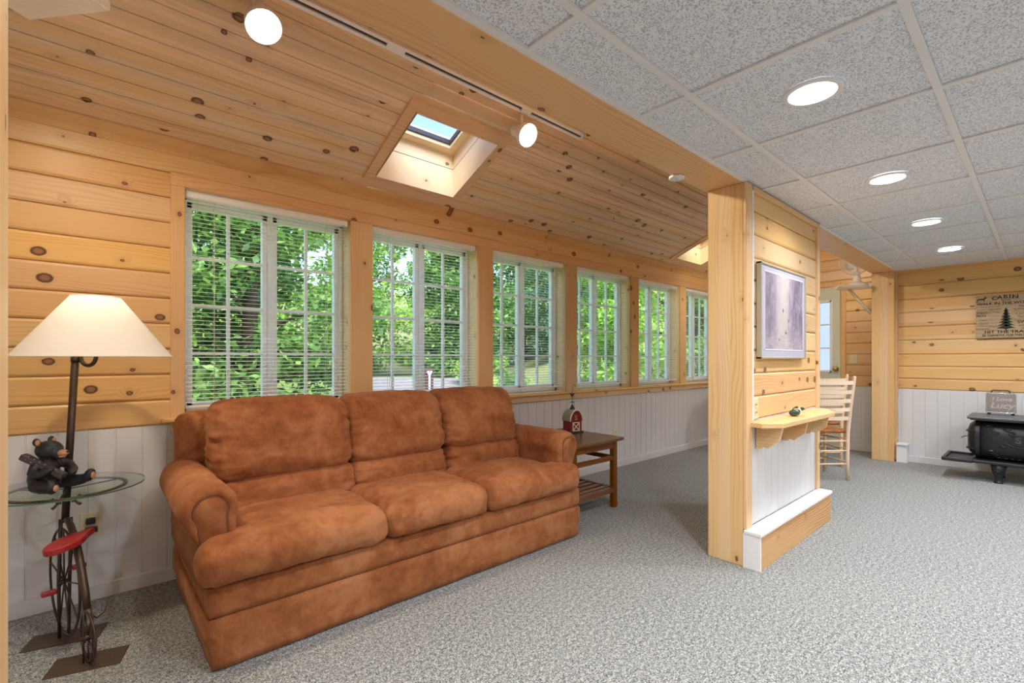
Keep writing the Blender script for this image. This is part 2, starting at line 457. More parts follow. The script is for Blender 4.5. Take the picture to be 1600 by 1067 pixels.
m = NT('canvas_sign'); vec, o = m.coords()
n = m.noise(m.xyz(m.math('MULTIPLY', o[1], 8.), m.math('MULTIPLY', o[2], 50.), 0.), 1., 4, .65)
M['canvas'] = m.set(m.ramp(n, [(.3, lin(142, 116, 88)), (.55, lin(186, 160, 124)), (.75, lin(166, 148, 124))]), .85)

m = NT('misty_wood_print'); vec, o = m.coords()                       # o: x along the wall, z up
n1 = m.noise(m.xyz(m.math('MULTIPLY', o[0], 20.), 0., m.math('MULTIPLY', o[2], 7.)), 1., 5, .7, 1.2)
n2 = m.noise(vec, 22, 4, .6)
n3 = m.noise(m.xyz(m.math('MULTIPLY', o[0], 12.), 0., m.math('MULTIPLY', o[2], 60.)), 1., 3)
mid = m.smooth(m.math('ABSOLUTE', m.math('ADD', o[0], .03)), .02, .2)
low = m.smooth(o[2], -.06, -.2)
a = m.math('MULTIPLY', m.math('ADD', m.math('MULTIPLY', n1, .75), m.math('MULTIPLY', n2, .35)), m.math('MULTIPLY_ADD', mid, .55, .5))
a = m.math('ADD', m.math('MULTIPLY', a, m.math('SUBTRACT', 1., m.math('MULTIPLY', low, .6))), m.math('MULTIPLY', m.math('MULTIPLY', low, n3), .42))
M['print'] = m.set(m.ramp(a, [(.18, lin(206, 196, 186)), (.36, lin(180, 168, 172)), (.54, lin(144, 132, 148)), (.74, lin(96, 88, 108))]), .5)
M['print_bird'] = plain('print_bird', lin(92, 84, 104), .6)
M['print_dark'] = plain('print_dark', lin(138, 126, 144), .6, 0, .25, 40)

def leafmat(name, cols):
    m = NT(name)
    g = m.node('ShaderNodeNewGeometry')
    c = m.ramp(g.outputs['Random Per Island'], [(i / (len(cols) - 1), q) for i, q in enumerate(cols)])
    m.set(c, .5)
    out = [n for n in m.n if n.type == 'OUTPUT_MATERIAL'][0]
    tl = m.node('ShaderNodeBsdfTranslucent'); m.put(tl.inputs[0], c)
    mx = m.node('ShaderNodeMixShader'); mx.inputs[0].default_value = .45
    m.t.links.new(m.b.outputs[0], mx.inputs[1]); m.t.links.new(tl.outputs[0], mx.inputs[2]); m.t.links.new(mx.outputs[0], out.inputs[0])
    return m.m
M['leaf_a'] = leafmat('leaf_mid_green', [lin(56, 98, 40), lin(90, 134, 62), lin(134, 176, 88), lin(70, 108, 60)])
M['leaf_b'] = leafmat('leaf_bright_green', [lin(104, 152, 52), lin(140, 190, 74), lin(180, 212, 104), lin(92, 134, 58)])
M['leaf_c'] = leafmat('leaf_blue_green', [lin(60, 96, 66), lin(96, 132, 104), lin(132, 166, 136), lin(74, 104, 84)])
m = NT('lawn'); vec, o = m.coords()
M['lawn'] = m.set(m.ramp(m.noise(vec, 14, 4, .7), [(.3, lin(70, 92, 40)), (.55, lin(120, 146, 66)), (.75, lin(140, 150, 90))]), .9)
m = NT('leaf_litter'); vec, o = m.coords()
M['litter'] = m.set(m.ramp(m.noise(vec, 9, 5, .75), [(.3, lin(70, 70, 44)), (.45, lin(112, 104, 78)), (.58, lin(98, 124, 62)), (.75, lin(140, 150, 96))]), .95)

# ================================================================== THE SETTING
WY, CZ, FX, DX = 2.931, 2.068, 6.63, 6.97          # window wall, flat ceiling, far wall, door wall
XL, YB = -1.7, -3.0                                # the walls behind the camera
BY0, BY1 = 1.08, 1.287                             # beam and posts
SL, Z0 = .41, 2.18                                 # sunroom ceiling: slope, height at the window wall
cz = lambda y: Z0 + SL * (WY - y)
struct('floor', MB().box(XL - .1, DX + .1, YB - .1, WY + .05, -.06, 0), M['carpet'], 'grey speckled loop carpet over the whole floor', 'floor')

# --- flat ceiling of textured tiles with recessed cans let into four of the visible ones
TX = [1.0214 + .6096 * k for k in range(-5, 11)]; TY = [.8589 - .606 * k for k in range(-1, 8)]
CANS = [(1.022 + .3048 + .6096 * k, .8589 - .303 - 1.212 * j) for k in (-3, -1, 1, 3, 5, 7) for j in (0, 1, 2)]  # all but the four in view are added to brighten the room
CANS = [c for c in CANS if not (c[0] < -1.4)]
SEEN = [(1.326 + .6096 * k, .556) for k in (1, 3, 5, 7)]
t = MB(); HR = .082
for i in range(len(TX) - 1):
    for j in range(len(TY) - 1):
        x0, x1, y1, y0 = max(TX[i], XL), min(TX[i + 1], FX), min(TY[j], BY0 + .01), max(TY[j + 1], YB)
        if x1 - x0 < .02 or y1 - y0 < .02: continue
        hole = [c for c in CANS if x0 < c[0] < x1 and y0 < c[1] < y1]
        z = CZ + .004
        if not hole: t.raw([(x0, y0, z), (x0, y1, z), (x1, y1, z), (x1, y0, z)], [(0, 1, 2, 3)])
        else:
            cx, cy = hole[0]; n = 32; V = []
            for k in range(n):
                a = 2 * pi * (k + .5) / n; dx, dy = cos(a), sin(a)
                V.append((cx + HR * dx, cy + HR * dy, z))
            for k in range(n):
                a = 2 * pi * (k + .5) / n; dx, dy = cos(a), sin(a)
                s_ = min(((x1 - cx) if dx > 0 else (cx - x0)) / max(abs(dx), 1e-6), ((y1 - cy) if dy > 0 else (cy - y0)) / max(abs(dy), 1e-6))
                V.append((cx + s_ * dx, cy + s_ * dy, z))
            F = [(k, (k + 1) % n, n + (k + 1) % n, n + k) for k in range(n)]
            t.raw(V, F)
            for k in range(4):                               # the four corners left over
                co = [(x1, y1), (x0, y1), (x0, y0), (x1, y0)][k]; q = n // 4 * (k + 1) - n // 8 - 1
                t.raw([V[n + q], (co[0], co[1], z), V[n + (q + 1) % n]], [(0, 1, 2)])
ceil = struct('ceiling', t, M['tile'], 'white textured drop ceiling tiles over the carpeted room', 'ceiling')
g = MB()
for x in TX:
    if XL < x < FX: g.box(x - .012, x + .012, YB, BY0, CZ - .004, CZ + .003)
for y in TY:
    if YB < y < BY0: g.box(XL, FX, y - .012, y + .012, CZ - .005, CZ + .003)
g.box(XL, 2.62, BY0 - .022, BY0 + .004, CZ - .008, CZ + .003)
g.box(3.86, 6.5, BY0 - .022, BY0 + .004, CZ - .008, CZ + .003)
obj('ceiling_grid', g, M['grid'], ceil)

# --- sloped pine ceiling of the sunroom
WELLS = [(1.325, 1.905), (4.905, 5.485)]; WY0, WY1 = 2.255, 2.752
c = MB()
rows = [BY0 + .193 - .273 + .078 * k for k in range(-1, 25)]
for a, b in zip(rows, rows[1:]):
    b = min(b, WY + .02)
    if b - a < .01: continue
    spans = []
    xs = XL
    for (p, q) in WELLS:
        spans.append((xs, p, a, b))
        if a < WY0: spans.append((p, q, a, min(b, WY0)))
        if b > WY1: spans.append((p, q, max(a, WY1), b))
        xs = q
    spans.append((xs, DX + .02, a, b))
    for (x0, x1, ya, yb) in spans:
        if yb - ya < .004: continue
        pf = [(ya, .016)]
        if ya == a: pf += [(ya + .0022, .016), (ya + .0022, .0045), (ya + .007, .0008), (ya + .009, 0)]
        else: pf = [(ya, 0)]
        pf += [(yb - .009, 0), (yb - .007, .0008), (yb - .0022, .0045), (yb - .0022, .016)] if yb == b else [(yb, 0)]
        n = len(pf)
        c.raw([(x, y, cz(y) + d) for x in (x0, x1) for y, d in pf], [(i, n + i, n + i + 1, i + 1) for i in range(n - 1)])
slope = struct('sunroom_ceiling', c, M['pine_ceil'], 'sloped knotty pine plank ceiling over the windows', 'ceiling')
obj('roof_deck', MB().raw([(x, y, cz(y) + .024) for x in (XL, WELLS[0][0]) for y in (BY0, WY + .2)] +
    [(x, y, cz(y) + .024) for x in (WELLS[0][1], WELLS[1][0]) for y in (BY0, WY + .2)] +
    [(x, y, cz(y) + .024) for x in (WELLS[1][1], DX + .1) for y in (BY0, WY + .2)], [(0, 1, 3, 2), (4, 5, 7, 6), (8, 9, 11, 10)]), M['dark_gap'], slope)
# cove board where the ceiling meets the window wall
cv = MB()
cv.raw([(x, y, z) for x in (XL, DX) for y, z in ((WY + .01, 2.136), (WY - .006, 2.142), (WY - .012, 2.15), (WY - .012, 2.172), (WY - .05, 2.204), (WY - .055, 2.22), (WY + .01, 2.22))],
       [(i, i + 1, 8 + i, 7 + i) for i in range(6)])
struct('trim_cove', cv, M['pine_x'], 'pine cove board between window wall and sloped ceiling', 'trim')

# --- beam, posts
struct('beam', MB().box(XL, FX - .01, BY0, BY1, 2.058, 2.95, .004, 1), M['pine_beam'], 'long pine boxed beam between sunroom and tiled ceiling', 'beam')
PX0, PX1 = 2.62, 3.86
po = MB()
po.box(PX0, PX0 + .07, BY0, BY1 - .015, 0, 2.058, .003, 1)
struct('partition_pillar', po, M['pine_post'], 'pine post at the near end of the partition wall', 'post')
struct('far_pillar', MB().box(6.50, 6.56, BY0 + .01, BY1, 0, 2.058, .003, 1), M['pine_post'], 'pine post against the far wall under the beam', 'post')
struct('near_pillar', MB().box(-.30, -.108, BY0, BY1 - .017, 0, 2.058, .003, 1), M['pine_post'], 'pale pine post cut off by the picture edge', 'post')

# --- window wall
OPEN = [(.374 + 1.019 * k, .374 + 1.019 * k + .872) for k in range(6)]
ZT, ZS = 1.989, .815                                # opening top, sill top
ww = tag(bpy.data.objects.new('wall_window', None), 'window wall of pine boards over white painted wainscot', 'wall', None, 'structure'); COL.objects.link(ww); ORG['wall_window'] = Vector()
EB = [.78 + .127 * k for k in range(11)] + [2.19]
s_ = MB(); s_.boards(XL, .316, EB, WY, axis='X', sign=-1)
s_.boards(.316, DX, [2.05, 2.19], WY, axis='X', sign=-1)
obj('pine_boards', s_, M['pine_wall'], ww)
us = [XL + .1 * k for k in range(0, 88)]; us = [round(u, 3) for u in us if u < DX] + [DX]
obj('wainscot', MB().vboards(us, .05, .782, WY + .004, 'X', -1), M['wains_x'], ww)
s_ = MB()                                            # solid core of the wall, below and between the openings
s_.box(XL, DX, WY + .02, WY + .17, -.05, .775); s_.box(XL, DX, WY + .02, WY + .17, ZT + .02, 2.24)
s_.box(XL, OPEN[0][0] - .02, WY + .02, WY + .17, .775, ZT + .02)
for k in range(5): s_.box(OPEN[k][1] + .02, OPEN[k + 1][0] - .02, WY + .02, WY + .17, .775, ZT + .02)
s_.box(OPEN[5][1] + .02, DX, WY + .02, WY + .17, .775, ZT + .02)
obj('wall_core', s_, M['white_trim'], ww)
struct('baseboard_window', MB().box(XL, DX, WY - .012, WY + .01, 0, .07, .003, 1), M['wains_x'], 'white painted baseboard under the window wall', 'baseboard')
h = MB(); h.box(.312, DX, WY - .008, WY + .012, ZT, 2.052, .003, 1)
struct('trim_window_head', h, M['pine_x'], 'pine board running above all the windows', 'trim')
for k in range(7):
    x0 = .312 if k == 0 else OPEN[k - 1][1]; x1 = OPEN[k][0] if k < 6 else DX
    if k == 6: x1 = x0 + .14
    struct('trim_mullion_%d' % (k + 1), MB().box(x0, x1, WY - .006, WY + .012, ZS - .01, ZT, .003, 1), M['pine_z'],
           ['pine upright casing beside the first window, above the sofa arm'][0] if k == 0 else 'pine upright board ' + ('between the windows, counted %s along from the lamp' % ('', 'first', 'second', 'third', 'fourth', 'fifth')[k] if k < 6 else 'past the last window at the dining end'), 'trim')
sl = MB(); sl.box(.275, DX, WY - .034, WY + .02, ZS - .022, ZS, .006, 2)
struct('trim_sill', sl, M['pine_x'], 'long pine window sill over the white wainscot', 'trim')
struct('trim_apron', MB().box(.312, DX, WY - .014, WY + .012, .742, ZS - .022, .003, 1), M['pine_x'], 'pine apron board just under the window sill', 'trim')

FY = WY + .125                                       # inner face of the window frames
ORD = ('first', 'second', 'third', 'fourth', 'fifth', 'sixth')
for k, (a, b) in enumerate(OPEN):
    wn = tag(bpy.data.objects.new('window_%d' % (k + 1), None), 'white double casement window, %s from the lamp' % ORD[k], 'window', None, 'structure'); COL.objects.link(wn); ORG[wn.name] = Vector()
    rv = MB()                                        # lining boards of the recess
    for x0, x1 in ((a - .02, a), (b, b + .02)): rv.box(x0, x1, WY + .0125, FY + .05, ZS, ZT)
    obj('reveal_side', rv, M['pine_pale'], wn)
    rv = MB(); rv.box(a, b, WY + .0125, FY + .05, ZT, ZT + .019); rv.box(a, b, WY + .021, FY + .05, ZS - .02, ZS + .002)
    obj('reveal_board', rv, M['pine_pale_x'], wn)
    f = MB(); F0, F1 = FY, FY + .06
    fx0, fx1, fz0, fz1 = a + .002, b - .002, ZS + .004, ZT - .004
    f.box(fx0, fx0 + .022, F0, F1, fz0, fz1, .003, 1); f.box(fx1 - .022, fx1, F0, F1, fz0, fz1, .003, 1)
    f.box(fx0, fx1, F0, F1, fz0, fz0 + .03, .003, 1); f.box(fx0, fx1, F0, F1, fz1 - .03, fz1, .003, 1)
    mc = (a + b) / 2
    f.box(mc - .014, mc + .014, F0 - .006, F1, fz0, fz1, .003, 1)
    obj('window_frame', f, M['vinyl'], wn)
    for sx0, sx1 in ((fx0 + .023, mc - .0145), (mc + .0145, fx1 - .023)):
        q = MB(); z0, z1 = fz0 + .031, fz1 - .031; wd = .026
        for p in ((sx0, sx0 + wd, z0, z1), (sx1 - wd, sx1, z0, z1), (sx0, sx1, z0, z0 + .03), (sx0, sx1, z1 - .03, z1)):
            q.box(p[0], p[1], F0 + .012, F1 - .006, p[2], p[3], .003, 1)
        xm = (sx0 + sx1) / 2
        q.box(xm - .008, xm + .008, F0 + .022, F1 - .018, z0 + .03, z1 - .03)
        for r_ in (1, 2, 3):
            zm = z0 + .03 + (z1 - z0 - .06) * r_ / 4
            q.box(sx0 + wd, sx1 - wd, F0 + .023, F1 - .019, zm - .008, zm + .008)
        sa = obj('sash', q, M['vinyl'], wn)
        obj('pane', MB().box(sx0 + wd - .004, sx1 - wd + .004, F0 + .029, F0 + .032, z0 + .025, z1 - .025), M['pane'], sa)
    hd = MB(); hd.box(mc - .006, mc + .006, F0 - .016, F0 - .006, 1.02, 1.085, .003, 2); hd.tube([(mc, F0 - .014, 1.04), (mc + .004, F0 - .026, 1.035), (mc + .004, F0 - .026, .985)], .0055, 8)
    obj('lock_lever', hd, M['vinyl'], wn)

# mini blinds hanging in the recesses
YS = WY + .045
def make_blind(a, b, k):
    t = thing('mini_blind', 'white slatted mini blind lowered and open in the %s window from the lamp' % ORD[k], 'blind', ((a + b) / 2, YS, ZT), 'mini blinds along the window wall')
    x0, x1 = a + .006, b - .006
    obj('headrail', MB().box(x0, x1, YS - .02, YS + .016, ZT - .038, ZT - .001, .003, 1), M['vinyl'], t)
    s_ = MB(); pitch = .0215; n = int((ZT - .05 - (ZS + .045)) / pitch); rd = random.Random(k)
    for i in range(n):
        z = ZT - .052 - pitch * i; tl = R(7 + rd.uniform(-1.5, 1.5)); V = []
        for x in (x0, x1):
            for u, cr in ((-.0125, 0), (-.0045, .0016), (.0045, .0016), (.0125, 0)):
                V.append((x, YS + u * cos(tl), z + cr + u * sin(tl)))
        s_.raw(V, [(0, 4, 5, 1), (1, 5, 6, 2), (2, 6, 7, 3)], True)
    obj('slats', s_, M['slat'], t)
    zb = ZT - .052 - pitch * n
    obj('bottom_rail', MB().box(x0, x1, YS - .011, YS + .011, zb - .006, zb + .006, .003, 2), M['vinyl'], t)
    for x in (x0 + .13, x1 - .13):
        obj('ladder_cord', MB().tube([(x, YS - .0135, ZT - .04), (x, YS - .0135, zb)], .0011, 5).tube([(x, YS + .0135, ZT - .04), (x, YS + .0135, zb)], .0011, 5), M['cord'], t)
    obj('wand', MB().tube([(x0 + .05, YS - .024, ZT - .04), (x0 + .052, YS - .026, ZT - .55)], .003, 6), M['clear'], t)
    obj('pull_cord', MB().tube([(x1 - .03, YS - .022, ZT - .03), (x1 - .031, YS - .024, ZT - .62)], .0014, 5), M['cord'], t)
for k, (a, b) in enumerate(OPEN): make_blind(a, b, k)

# --- skylights
for k, (a, b) in enumerate(WELLS):
    sk = tag(bpy.data.objects.new('window_%d' % (7 + k), None), ('skylight in the pine ceiling above the sofa', 'skylight in the pine ceiling near the dining end')[k], 'skylight', None, 'structure'); COL.objects.link(sk); ORG[sk.name] = Vector()
    H = .29; tw = MB()
    for (x0, x1, y0, y1) in ((a - .06, a, WY0 - .055, WY1 + .045), (b, b + .06, WY0 - .055, WY1 + .045), (a, b, WY0 - .055, WY0), (a, b, WY1, WY1 + .045)):
        tw.raw([(x, y, cz(y) + d) for d in (-.014, .004) for x, y in ((x0, y0), (x1, y0), (x1, y1), (x0, y1))],
               [(0, 1, 2, 3), (7, 6, 5, 4), (0, 4, 5, 1), (1, 5, 6, 2), (2, 6, 7, 3), (3, 7, 4, 0)])
    obj('casing', tw, M['pine_x'], sk, recalc=True)
    wl = MB(); e = .006
    for (x0, y0, x1, y1) in ((a + e, WY0 + e, b - e, WY0 + e), (b - e, WY0 + e, b - e, WY1 - e), (b - e, WY1 - e, a + e, WY1 - e), (a + e, WY1 - e, a + e, WY0 + e)):
        for lo, hi in ((-.02, .17), (.174, H + .06)):
            wl.raw([(x0, y0, cz(y0) + lo), (x1, y1, cz(y1) + lo), (x1, y1, cz(y1) + hi), (x0, y0, cz(y0) + hi)], [(0, 1, 2, 3)])
    obj('well_lining', wl, M['pine_pale_x'], sk)
    ob = MB(); e = -.01                                 # outer skin so that no light leaks round the lining
    for (x0, y0, x1, y1) in ((a + e, WY0 + e, b - e, WY0 + e), (b - e, WY0 + e, b - e, WY1 - e), (b - e, WY1 - e, a + e, WY1 - e), (a + e, WY1 - e, a + e, WY0 + e)):
        ob.raw([(x0, y0, cz(y0) + .012), (x1, y1, cz(y1) + .012), (x1, y1, cz(y1) + H + .06), (x0, y0, cz(y0) + H + .06)], [(0, 1, 2, 3)])
    obj('curb', ob, M['dark_gap'], sk)
    fr = MB()
    def sheet(mb, x0, x1, y0, y1, lo, hi):
        mb.raw([(x, y, cz(y) + d) for d in (lo, hi) for x, y in ((x0, y0), (x1, y0), (x1, y1), (x0, y1))],
               [(0, 1, 2, 3), (7, 6, 5, 4), (0, 4, 5, 1), (1, 5, 6, 2), (2, 6, 7, 3), (3, 7, 4, 0)])
    fw = .062
    for r_ in ((a, a + fw, WY0, WY1), (b - fw, b, WY0, WY1), (a + fw, b - fw, WY0, WY0 + fw), (a + fw, b - fw, WY1 - fw + .01, WY1)):
        sheet(fr, *r_, H - .02, H + .05)
    obj('window_frame', fr, M['pine_pale_x'], sk, recalc=True)
    gk = MB()
    for r_ in ((a + fw, a + fw + .008, WY0 + fw, WY1 - fw + .01), (b - fw - .008, b - fw, WY0 + fw, WY1 - fw + .01), (a + fw, b - fw, WY1 - fw + .002, WY1 - fw + .01), (a + fw, b - fw, WY0 + fw, WY0 + fw + .008)):
        sheet(gk, *r_, H + .002, H + .03)
    obj('gasket', gk, M['black_metal'], sk, recalc=True)
    pn = MB(); sheet(pn, a + fw, b - fw, WY0 + fw, WY1 - fw + .01, H + .02, H + .024)
    obj('pane', pn, M['sky_pane'], sk, recalc=True)

# --- far wall, door wall and the walls out of view
def root(name, label, cat='wall'):
    name = tname(name); o = tag(bpy.data.objects.new(name, None), label, cat, None, 'structure'); COL.objects.link(o); ORG[name] = Vector(); return o
fw_ = root('wall_far', 'far wall of pine boards over white wainscot behind the stove')
FE = [.785, .899, 1.03, 1.16, 1.312, 1.459, 1.612, 1.755, 1.907, 2.05]
obj('pine_boards', MB().boards(YB, BY0, FE, FX, axis='Y', sign=-1), M['pine_far'], fw_)
us = [round(YB + .05 + .1 * k, 3) for k in range(0, 41)] + [BY0]
obj('wainscot', MB().vboards(us, .05, .787, FX + .004, 'Y', -1), M['wains_y'], fw_)
obj('wall_core', MB().box(FX + .02, FX + .1, YB, BY0 + .01, 0, CZ + .05), M['white_trim'], fw_)
struct('baseboard_far', MB().box(FX - .012, FX + .01, YB, BY0, 0, .07, .003, 1), M['wains_y'], 'white painted baseboard under the far wall', 'baseboard')
struct('trim_far_top', MB().box(FX - .01, FX + .012, YB, BY0, 2.04, CZ + .02, .003, 1), M['pine_y'], 'pine strip along the top of the far wall', 'trim')
struct('trim_far_corner', MB().box(6.56, FX, BY0 - .006, BY0 + .02, 0.02, 2.055, .003, 1), M['pine_z'], 'narrow pine corner strip beside the far post', 'trim')
bl = root('trim_block', 'white painted boxed ledge end at the foot of the far post', 'trim')
obj('side_panel', MB().box(6.52, 6.618, .985, BY0 - .007, 0, .185), M['white'], bl)
obj('cap', MB().box(6.505, 6.618, .975, BY0 - .007, .185, .205, .003, 1), M['white'], bl)
dw = root('wall_door', 'pine boarded wall with the glazed door at the dining end')
DY0, DY1 = 1.687, 2.50
DE = [.775 + .131 * k for k in range(0, 17)]
s_ = MB(); s_.boards(BY0 - .1, DY0 - .045, DE[:10], DX, axis='Y', sign=-1); s_.boards(DY1 + .045, WY + .02, DE[:10], DX, axis='Y', sign=-1)
s_.boards(BY0 - .1, WY + .02, [DE[9] + .07] + DE[10:16], DX, axis='Y', sign=-1)
obj('pine_boards', s_, M['pine_far'], dw)
us = [round(1.18 + .1 * k, 3) for k in range(0, 5)] + [1.642]
obj('wainscot', MB().vboards(us, .05, .777, DX + .004, 'Y', -1).vboards([2.545, 2.65, 2.75, 2.85, WY], .05, .777, DX + .004, 'Y', -1), M['wains_y'], dw)
s_ = MB(); s_.box(DX + .02, DX + .1, BY0 - .2, DY0, -.05, 3.0); s_.box(DX + .02, DX + .1, DY1, WY + .17, -.05, 3.0); s_.box(DX + .02, DX + .1, DY0, DY1, 2.02, 3.0)
obj('wall_core', s_, M['white_trim'], dw)
s_ = MB(); s_.box(FX + .1, DX + .012, BY0 - .2, BY0 + .012, 0, 3.0)
obj('wall_return', s_, M['pine_x'], dw)
struct('baseboard_door', MB().box(DX - .012, DX + .01, BY0, 1.642, 0, .07, .003, 1), M['wains_y'], 'white painted baseboard beside the door', 'baseboard')
dc = MB(); dc.box(DX - .014, DX + .012, DY0 - .05, DY0, 0, 2.06, .003, 1); dc.box(DX - .014, DX + .012, DY1, DY1 + .05, 0, 2.06, .003, 1); dc.box(DX - .014, DX + .012, DY0, DY1, 2.012, 2.06, .003, 1)
struct('trim_door', dc, M['pine_z'], 'pine casing round the sage green door', 'trim')
d = root('door_1', 'sage green glazed door at the dining end', 'door')
LY0, LY1, LZ0, LZ1 = 1.785, 2.40, .95, 1.84
q = MB(); q.box(DX - .004, DX + .04, DY0 + .004, LY0, .01, 2.01); q.box(DX - .004, DX + .04, LY1, DY1 - .004, .01, 2.01)
q.box(DX - .004, DX + .04, LY0, LY1, .01, LZ0); q.box(DX - .004, DX + .04, LY0, LY1, LZ1, 2.01)
obj('door_leaf', q, M['door_paint'], d)
q = MB()
for r_ in ((LY0 - .01, LY0 + .02, LZ0 - .01, LZ1 + .01), (LY1 - .02, LY1 + .01, LZ0 - .01, LZ1 + .01), (LY0, LY1, LZ0 - .01, LZ0 + .02), (LY0, LY1, LZ1 - .02, LZ1 + .01)): q.box(DX - .014, DX + .04, *r_, .003, 1)
for f_ in (1, 2): q.box(DX + .0, DX + .03, LY0, LY1, LZ0 + (LZ1 - LZ0) * f_ / 3 - .009, LZ0 + (LZ1 - LZ0) * f_ / 3 + .009); q.box(DX + .001, DX + .029, LY0 + (LY1 - LY0) * f_ / 3 - .008, LY0 + (LY1 - LY0) * f_ / 3 + .008, LZ0, LZ1)
obj('window_frame', q, M['white'], d)
obj('pane', MB().box(DX + .012, DX + .015, LY0, LY1, LZ0, LZ1), M['pane'], d)
kb = MB(); mt = Matrix.Translation((DX - .004, DY0 + .052, .985)) @ Matrix.Rotation(-pi / 2, 4, 'Y')
kb.lathe([(0, .0), (.03, .0), (.03, .004), (.012, .008), (.011, .03), (.022, .034), (.028, .045), (.026, .058), (.014, .064), (0, .065)], 24, mt)
obj('door_knob', kb, M['brass'], d)

# walls behind the camera: pine boards over white wainscot like the rest
bw = root('wall_back', 'pine boarded wall behind the camera')
obj('pine_boards', MB().boards(XL, FX, FE[:-1] + [CZ + .03], YB, axis='X', sign=1), M['pine_wall'], bw)
obj('wainscot', MB().vboards([round(XL + .1 * k, 3) for k in range(84)], .0, .787, YB - .004, 'X', 1), M['wains_x'], bw)
obj('wall_core', MB().box(XL - .1, FX + .1, YB - .1, YB - .02, 0, CZ + .05), M['white_trim'], bw)
lw = root('wall_left', 'pine boarded end wall beyond the lamp')
obj('pine_boards', MB().boards(YB, WY + .02, DE + [2.94], XL, axis='Y', sign=1), M['pine_far'], lw)
obj('wainscot', MB().vboards([round(YB + .1 * k, 3) for k in range(60)], .0, .777, XL - .004, 'Y', 1), M['wains_y'], lw)
obj('wall_core', MB().box(XL - .1, XL - .02, YB - .1, WY + .17, -.05, 3.0), M['white_trim'], lw)

# --- partition wall
pt = root('wall_partition', 'short partition wall of pine boards over white wainscot', 'wall')
PY = 1.072
PE = [.775 + .1285 * k for k in range(10)] + [2.035]
obj('pine_boards', MB().boards(PX0 + .105, PX1 - .05, PE, PY, axis='X', sign=-1), M['pine_part'], pt)
obj('wainscot', MB().vboards([round(2.71 + .1 * k, 3) for k in range(11)] + [PX1 - .05], .2, .777, PY + .004, 'X', -1), M['wains_x'], pt)
obj('wall_core', MB().box(PX0 + .071, PX1 - .001, PY + .02, BY1 - .016, 0, 2.057), M['pine_z'], pt)
struct('trim_partition_near', MB().box(PX0, PX0 + .075, PY - .012, BY0 - .001, .2, 2.06, .003, 1), M['pine_z'], 'pine edge strip on the near end of the partition', 'trim')
struct('trim_partition_strip', MB().box(PX0 + .075, PX0 + .092, PY - .014, BY0 - .002, .775, 2.03, .002, 1), M['grid'], 'thin grey channel running down the near edge of the partition', 'trim')
struct('trim_partition_far', MB().box(PX1 - .055, PX1, PY - .012, BY0 + .003, .2, 2.06, .003, 1), M['pine_z'], 'pine edge strip on the dining end of the partition', 'trim')
struct('trim_partition_top', MB().box(PX0 + .093, PX1 - .055, PY - .012, BY0 - .001, 2.03, 2.06, .003, 1), M['pine_x'], 'pine strip along the top of the partition boards', 'trim')
pl = root('trim_plinth', 'white topped low ledge along the foot of the partition', 'trim')
obj('side_panel', MB().box(PX0 - .004, PX0 + .012, .99, BY0 - .002, 0, .18), M['white'], pl)
obj('front_board', MB().box(PX0 + .012, 3.842, .99, 1.01, 0, .18, .002, 1), M['raw_wood'], pl, 'rough brown wood front board')
obj('ledge_top', MB().box(PX0 - .008, 3.85, .982, PY + .002, .18, .2, .003, 1), M['white'], pl)

# ================================================================== THINGS
def displace(mb, fn):
    bm = mb.bm; bm.normal_update()
    d = [(v, v.normal.copy() * fn(v.co)) for v in bm.verts]
    for v, q in d: v.co += q
    return mb
def crease(seed, sx, sy, sz, amp):
    o = Vector((seed * 7.3, seed * 3.1, seed * 5.7))
    def f(c):
        p = Vector((c.x * sx, c.y * sy, c.z * sz)) + o
        w_ = noise.noise(p * .5) * .8
        q = noise.noise(p + Vector((w_, w_, 0)))
        return amp * ((.35 - abs(q)) * 1.2 + .4 * noise.noise(p * 2.1))
    return f
sst = lambda t, a, b: (lambda u: u * u * (3 - 2 * u))(max(0, min(1, (t - a) / (b - a))))

# ------------------------------------------------------------------ sofa
so = thing('sofa', 'rust brown suede three-seat sofa with rolled arms under the windows', 'sofa', (1.31, 2.4, 0))
b = MB(); b.rbox((1.315, 2.41, .2475), (1.0, .46, .0575), .018, (40, 20, 4)); displace(b, crease(3, 9, 9, 3, .004))
obj('front_rail', b, M['suede'], so)
b = MB(); b.rbox((1.315, 2.41, .0985), (1.003, .462, .0935), .016, (40, 20, 6), fn=lambda p: Vector((p.x * (1 - .012 * (p.z < 0)), p.y, p.z))); displace(b, crease(5, 7, 7, 4, .004))
obj('skirt', b, M['suede'], so)
obj('frame_underside', MB().box(.34, 2.29, 1.975, 2.84, .0, .02), M['dark_gap'], so)
def seat(cx, hx, side, seed):
    def fn(p):
        u, v = p.x / hx, p.y / .235
        q = p.copy()
        if p.z > 0: q.z += .022 * (1 - u * u) * (1 - v * v) + .006
        else: q.z += .006 * (1 - min(1, abs(u)) ** 4)
        k = sst(p.y, -.135, -.075)
        if side < 0 and p.x < 0: q.x += .135 * k * (-p.x / hx)
        if side > 0 and p.x > 0: q.x -= .135 * k * (p.x / hx)
        q.y -= .012 * (1 - u ** 4) * (p.y < 0) * (1 - (p.z / .075) ** 2)
        return q
    m_ = MB(); m_.rbox((cx, 2.135 + .02, .378), (hx, .25, .076), .058, (44, 34, 14), fn)
    g1, g2 = crease(seed, 7, 11, 8, .010), crease(seed + 5, 24, 14, 12, .006)
    return displace(m_, lambda c: g1(c) + g2(c) * (.4 + .9 * sst(abs(c.x - cx) / hx, .5, .95)))
obj('seat_cushion', seat(.640, .352, -1, 1), M['suede'], so)
obj('seat_cushion', seat(1.277, .281, 0, 2), M['suede'], so)
obj('seat_cushion', seat(1.922, .360, 1, 3), M['suede'], so)
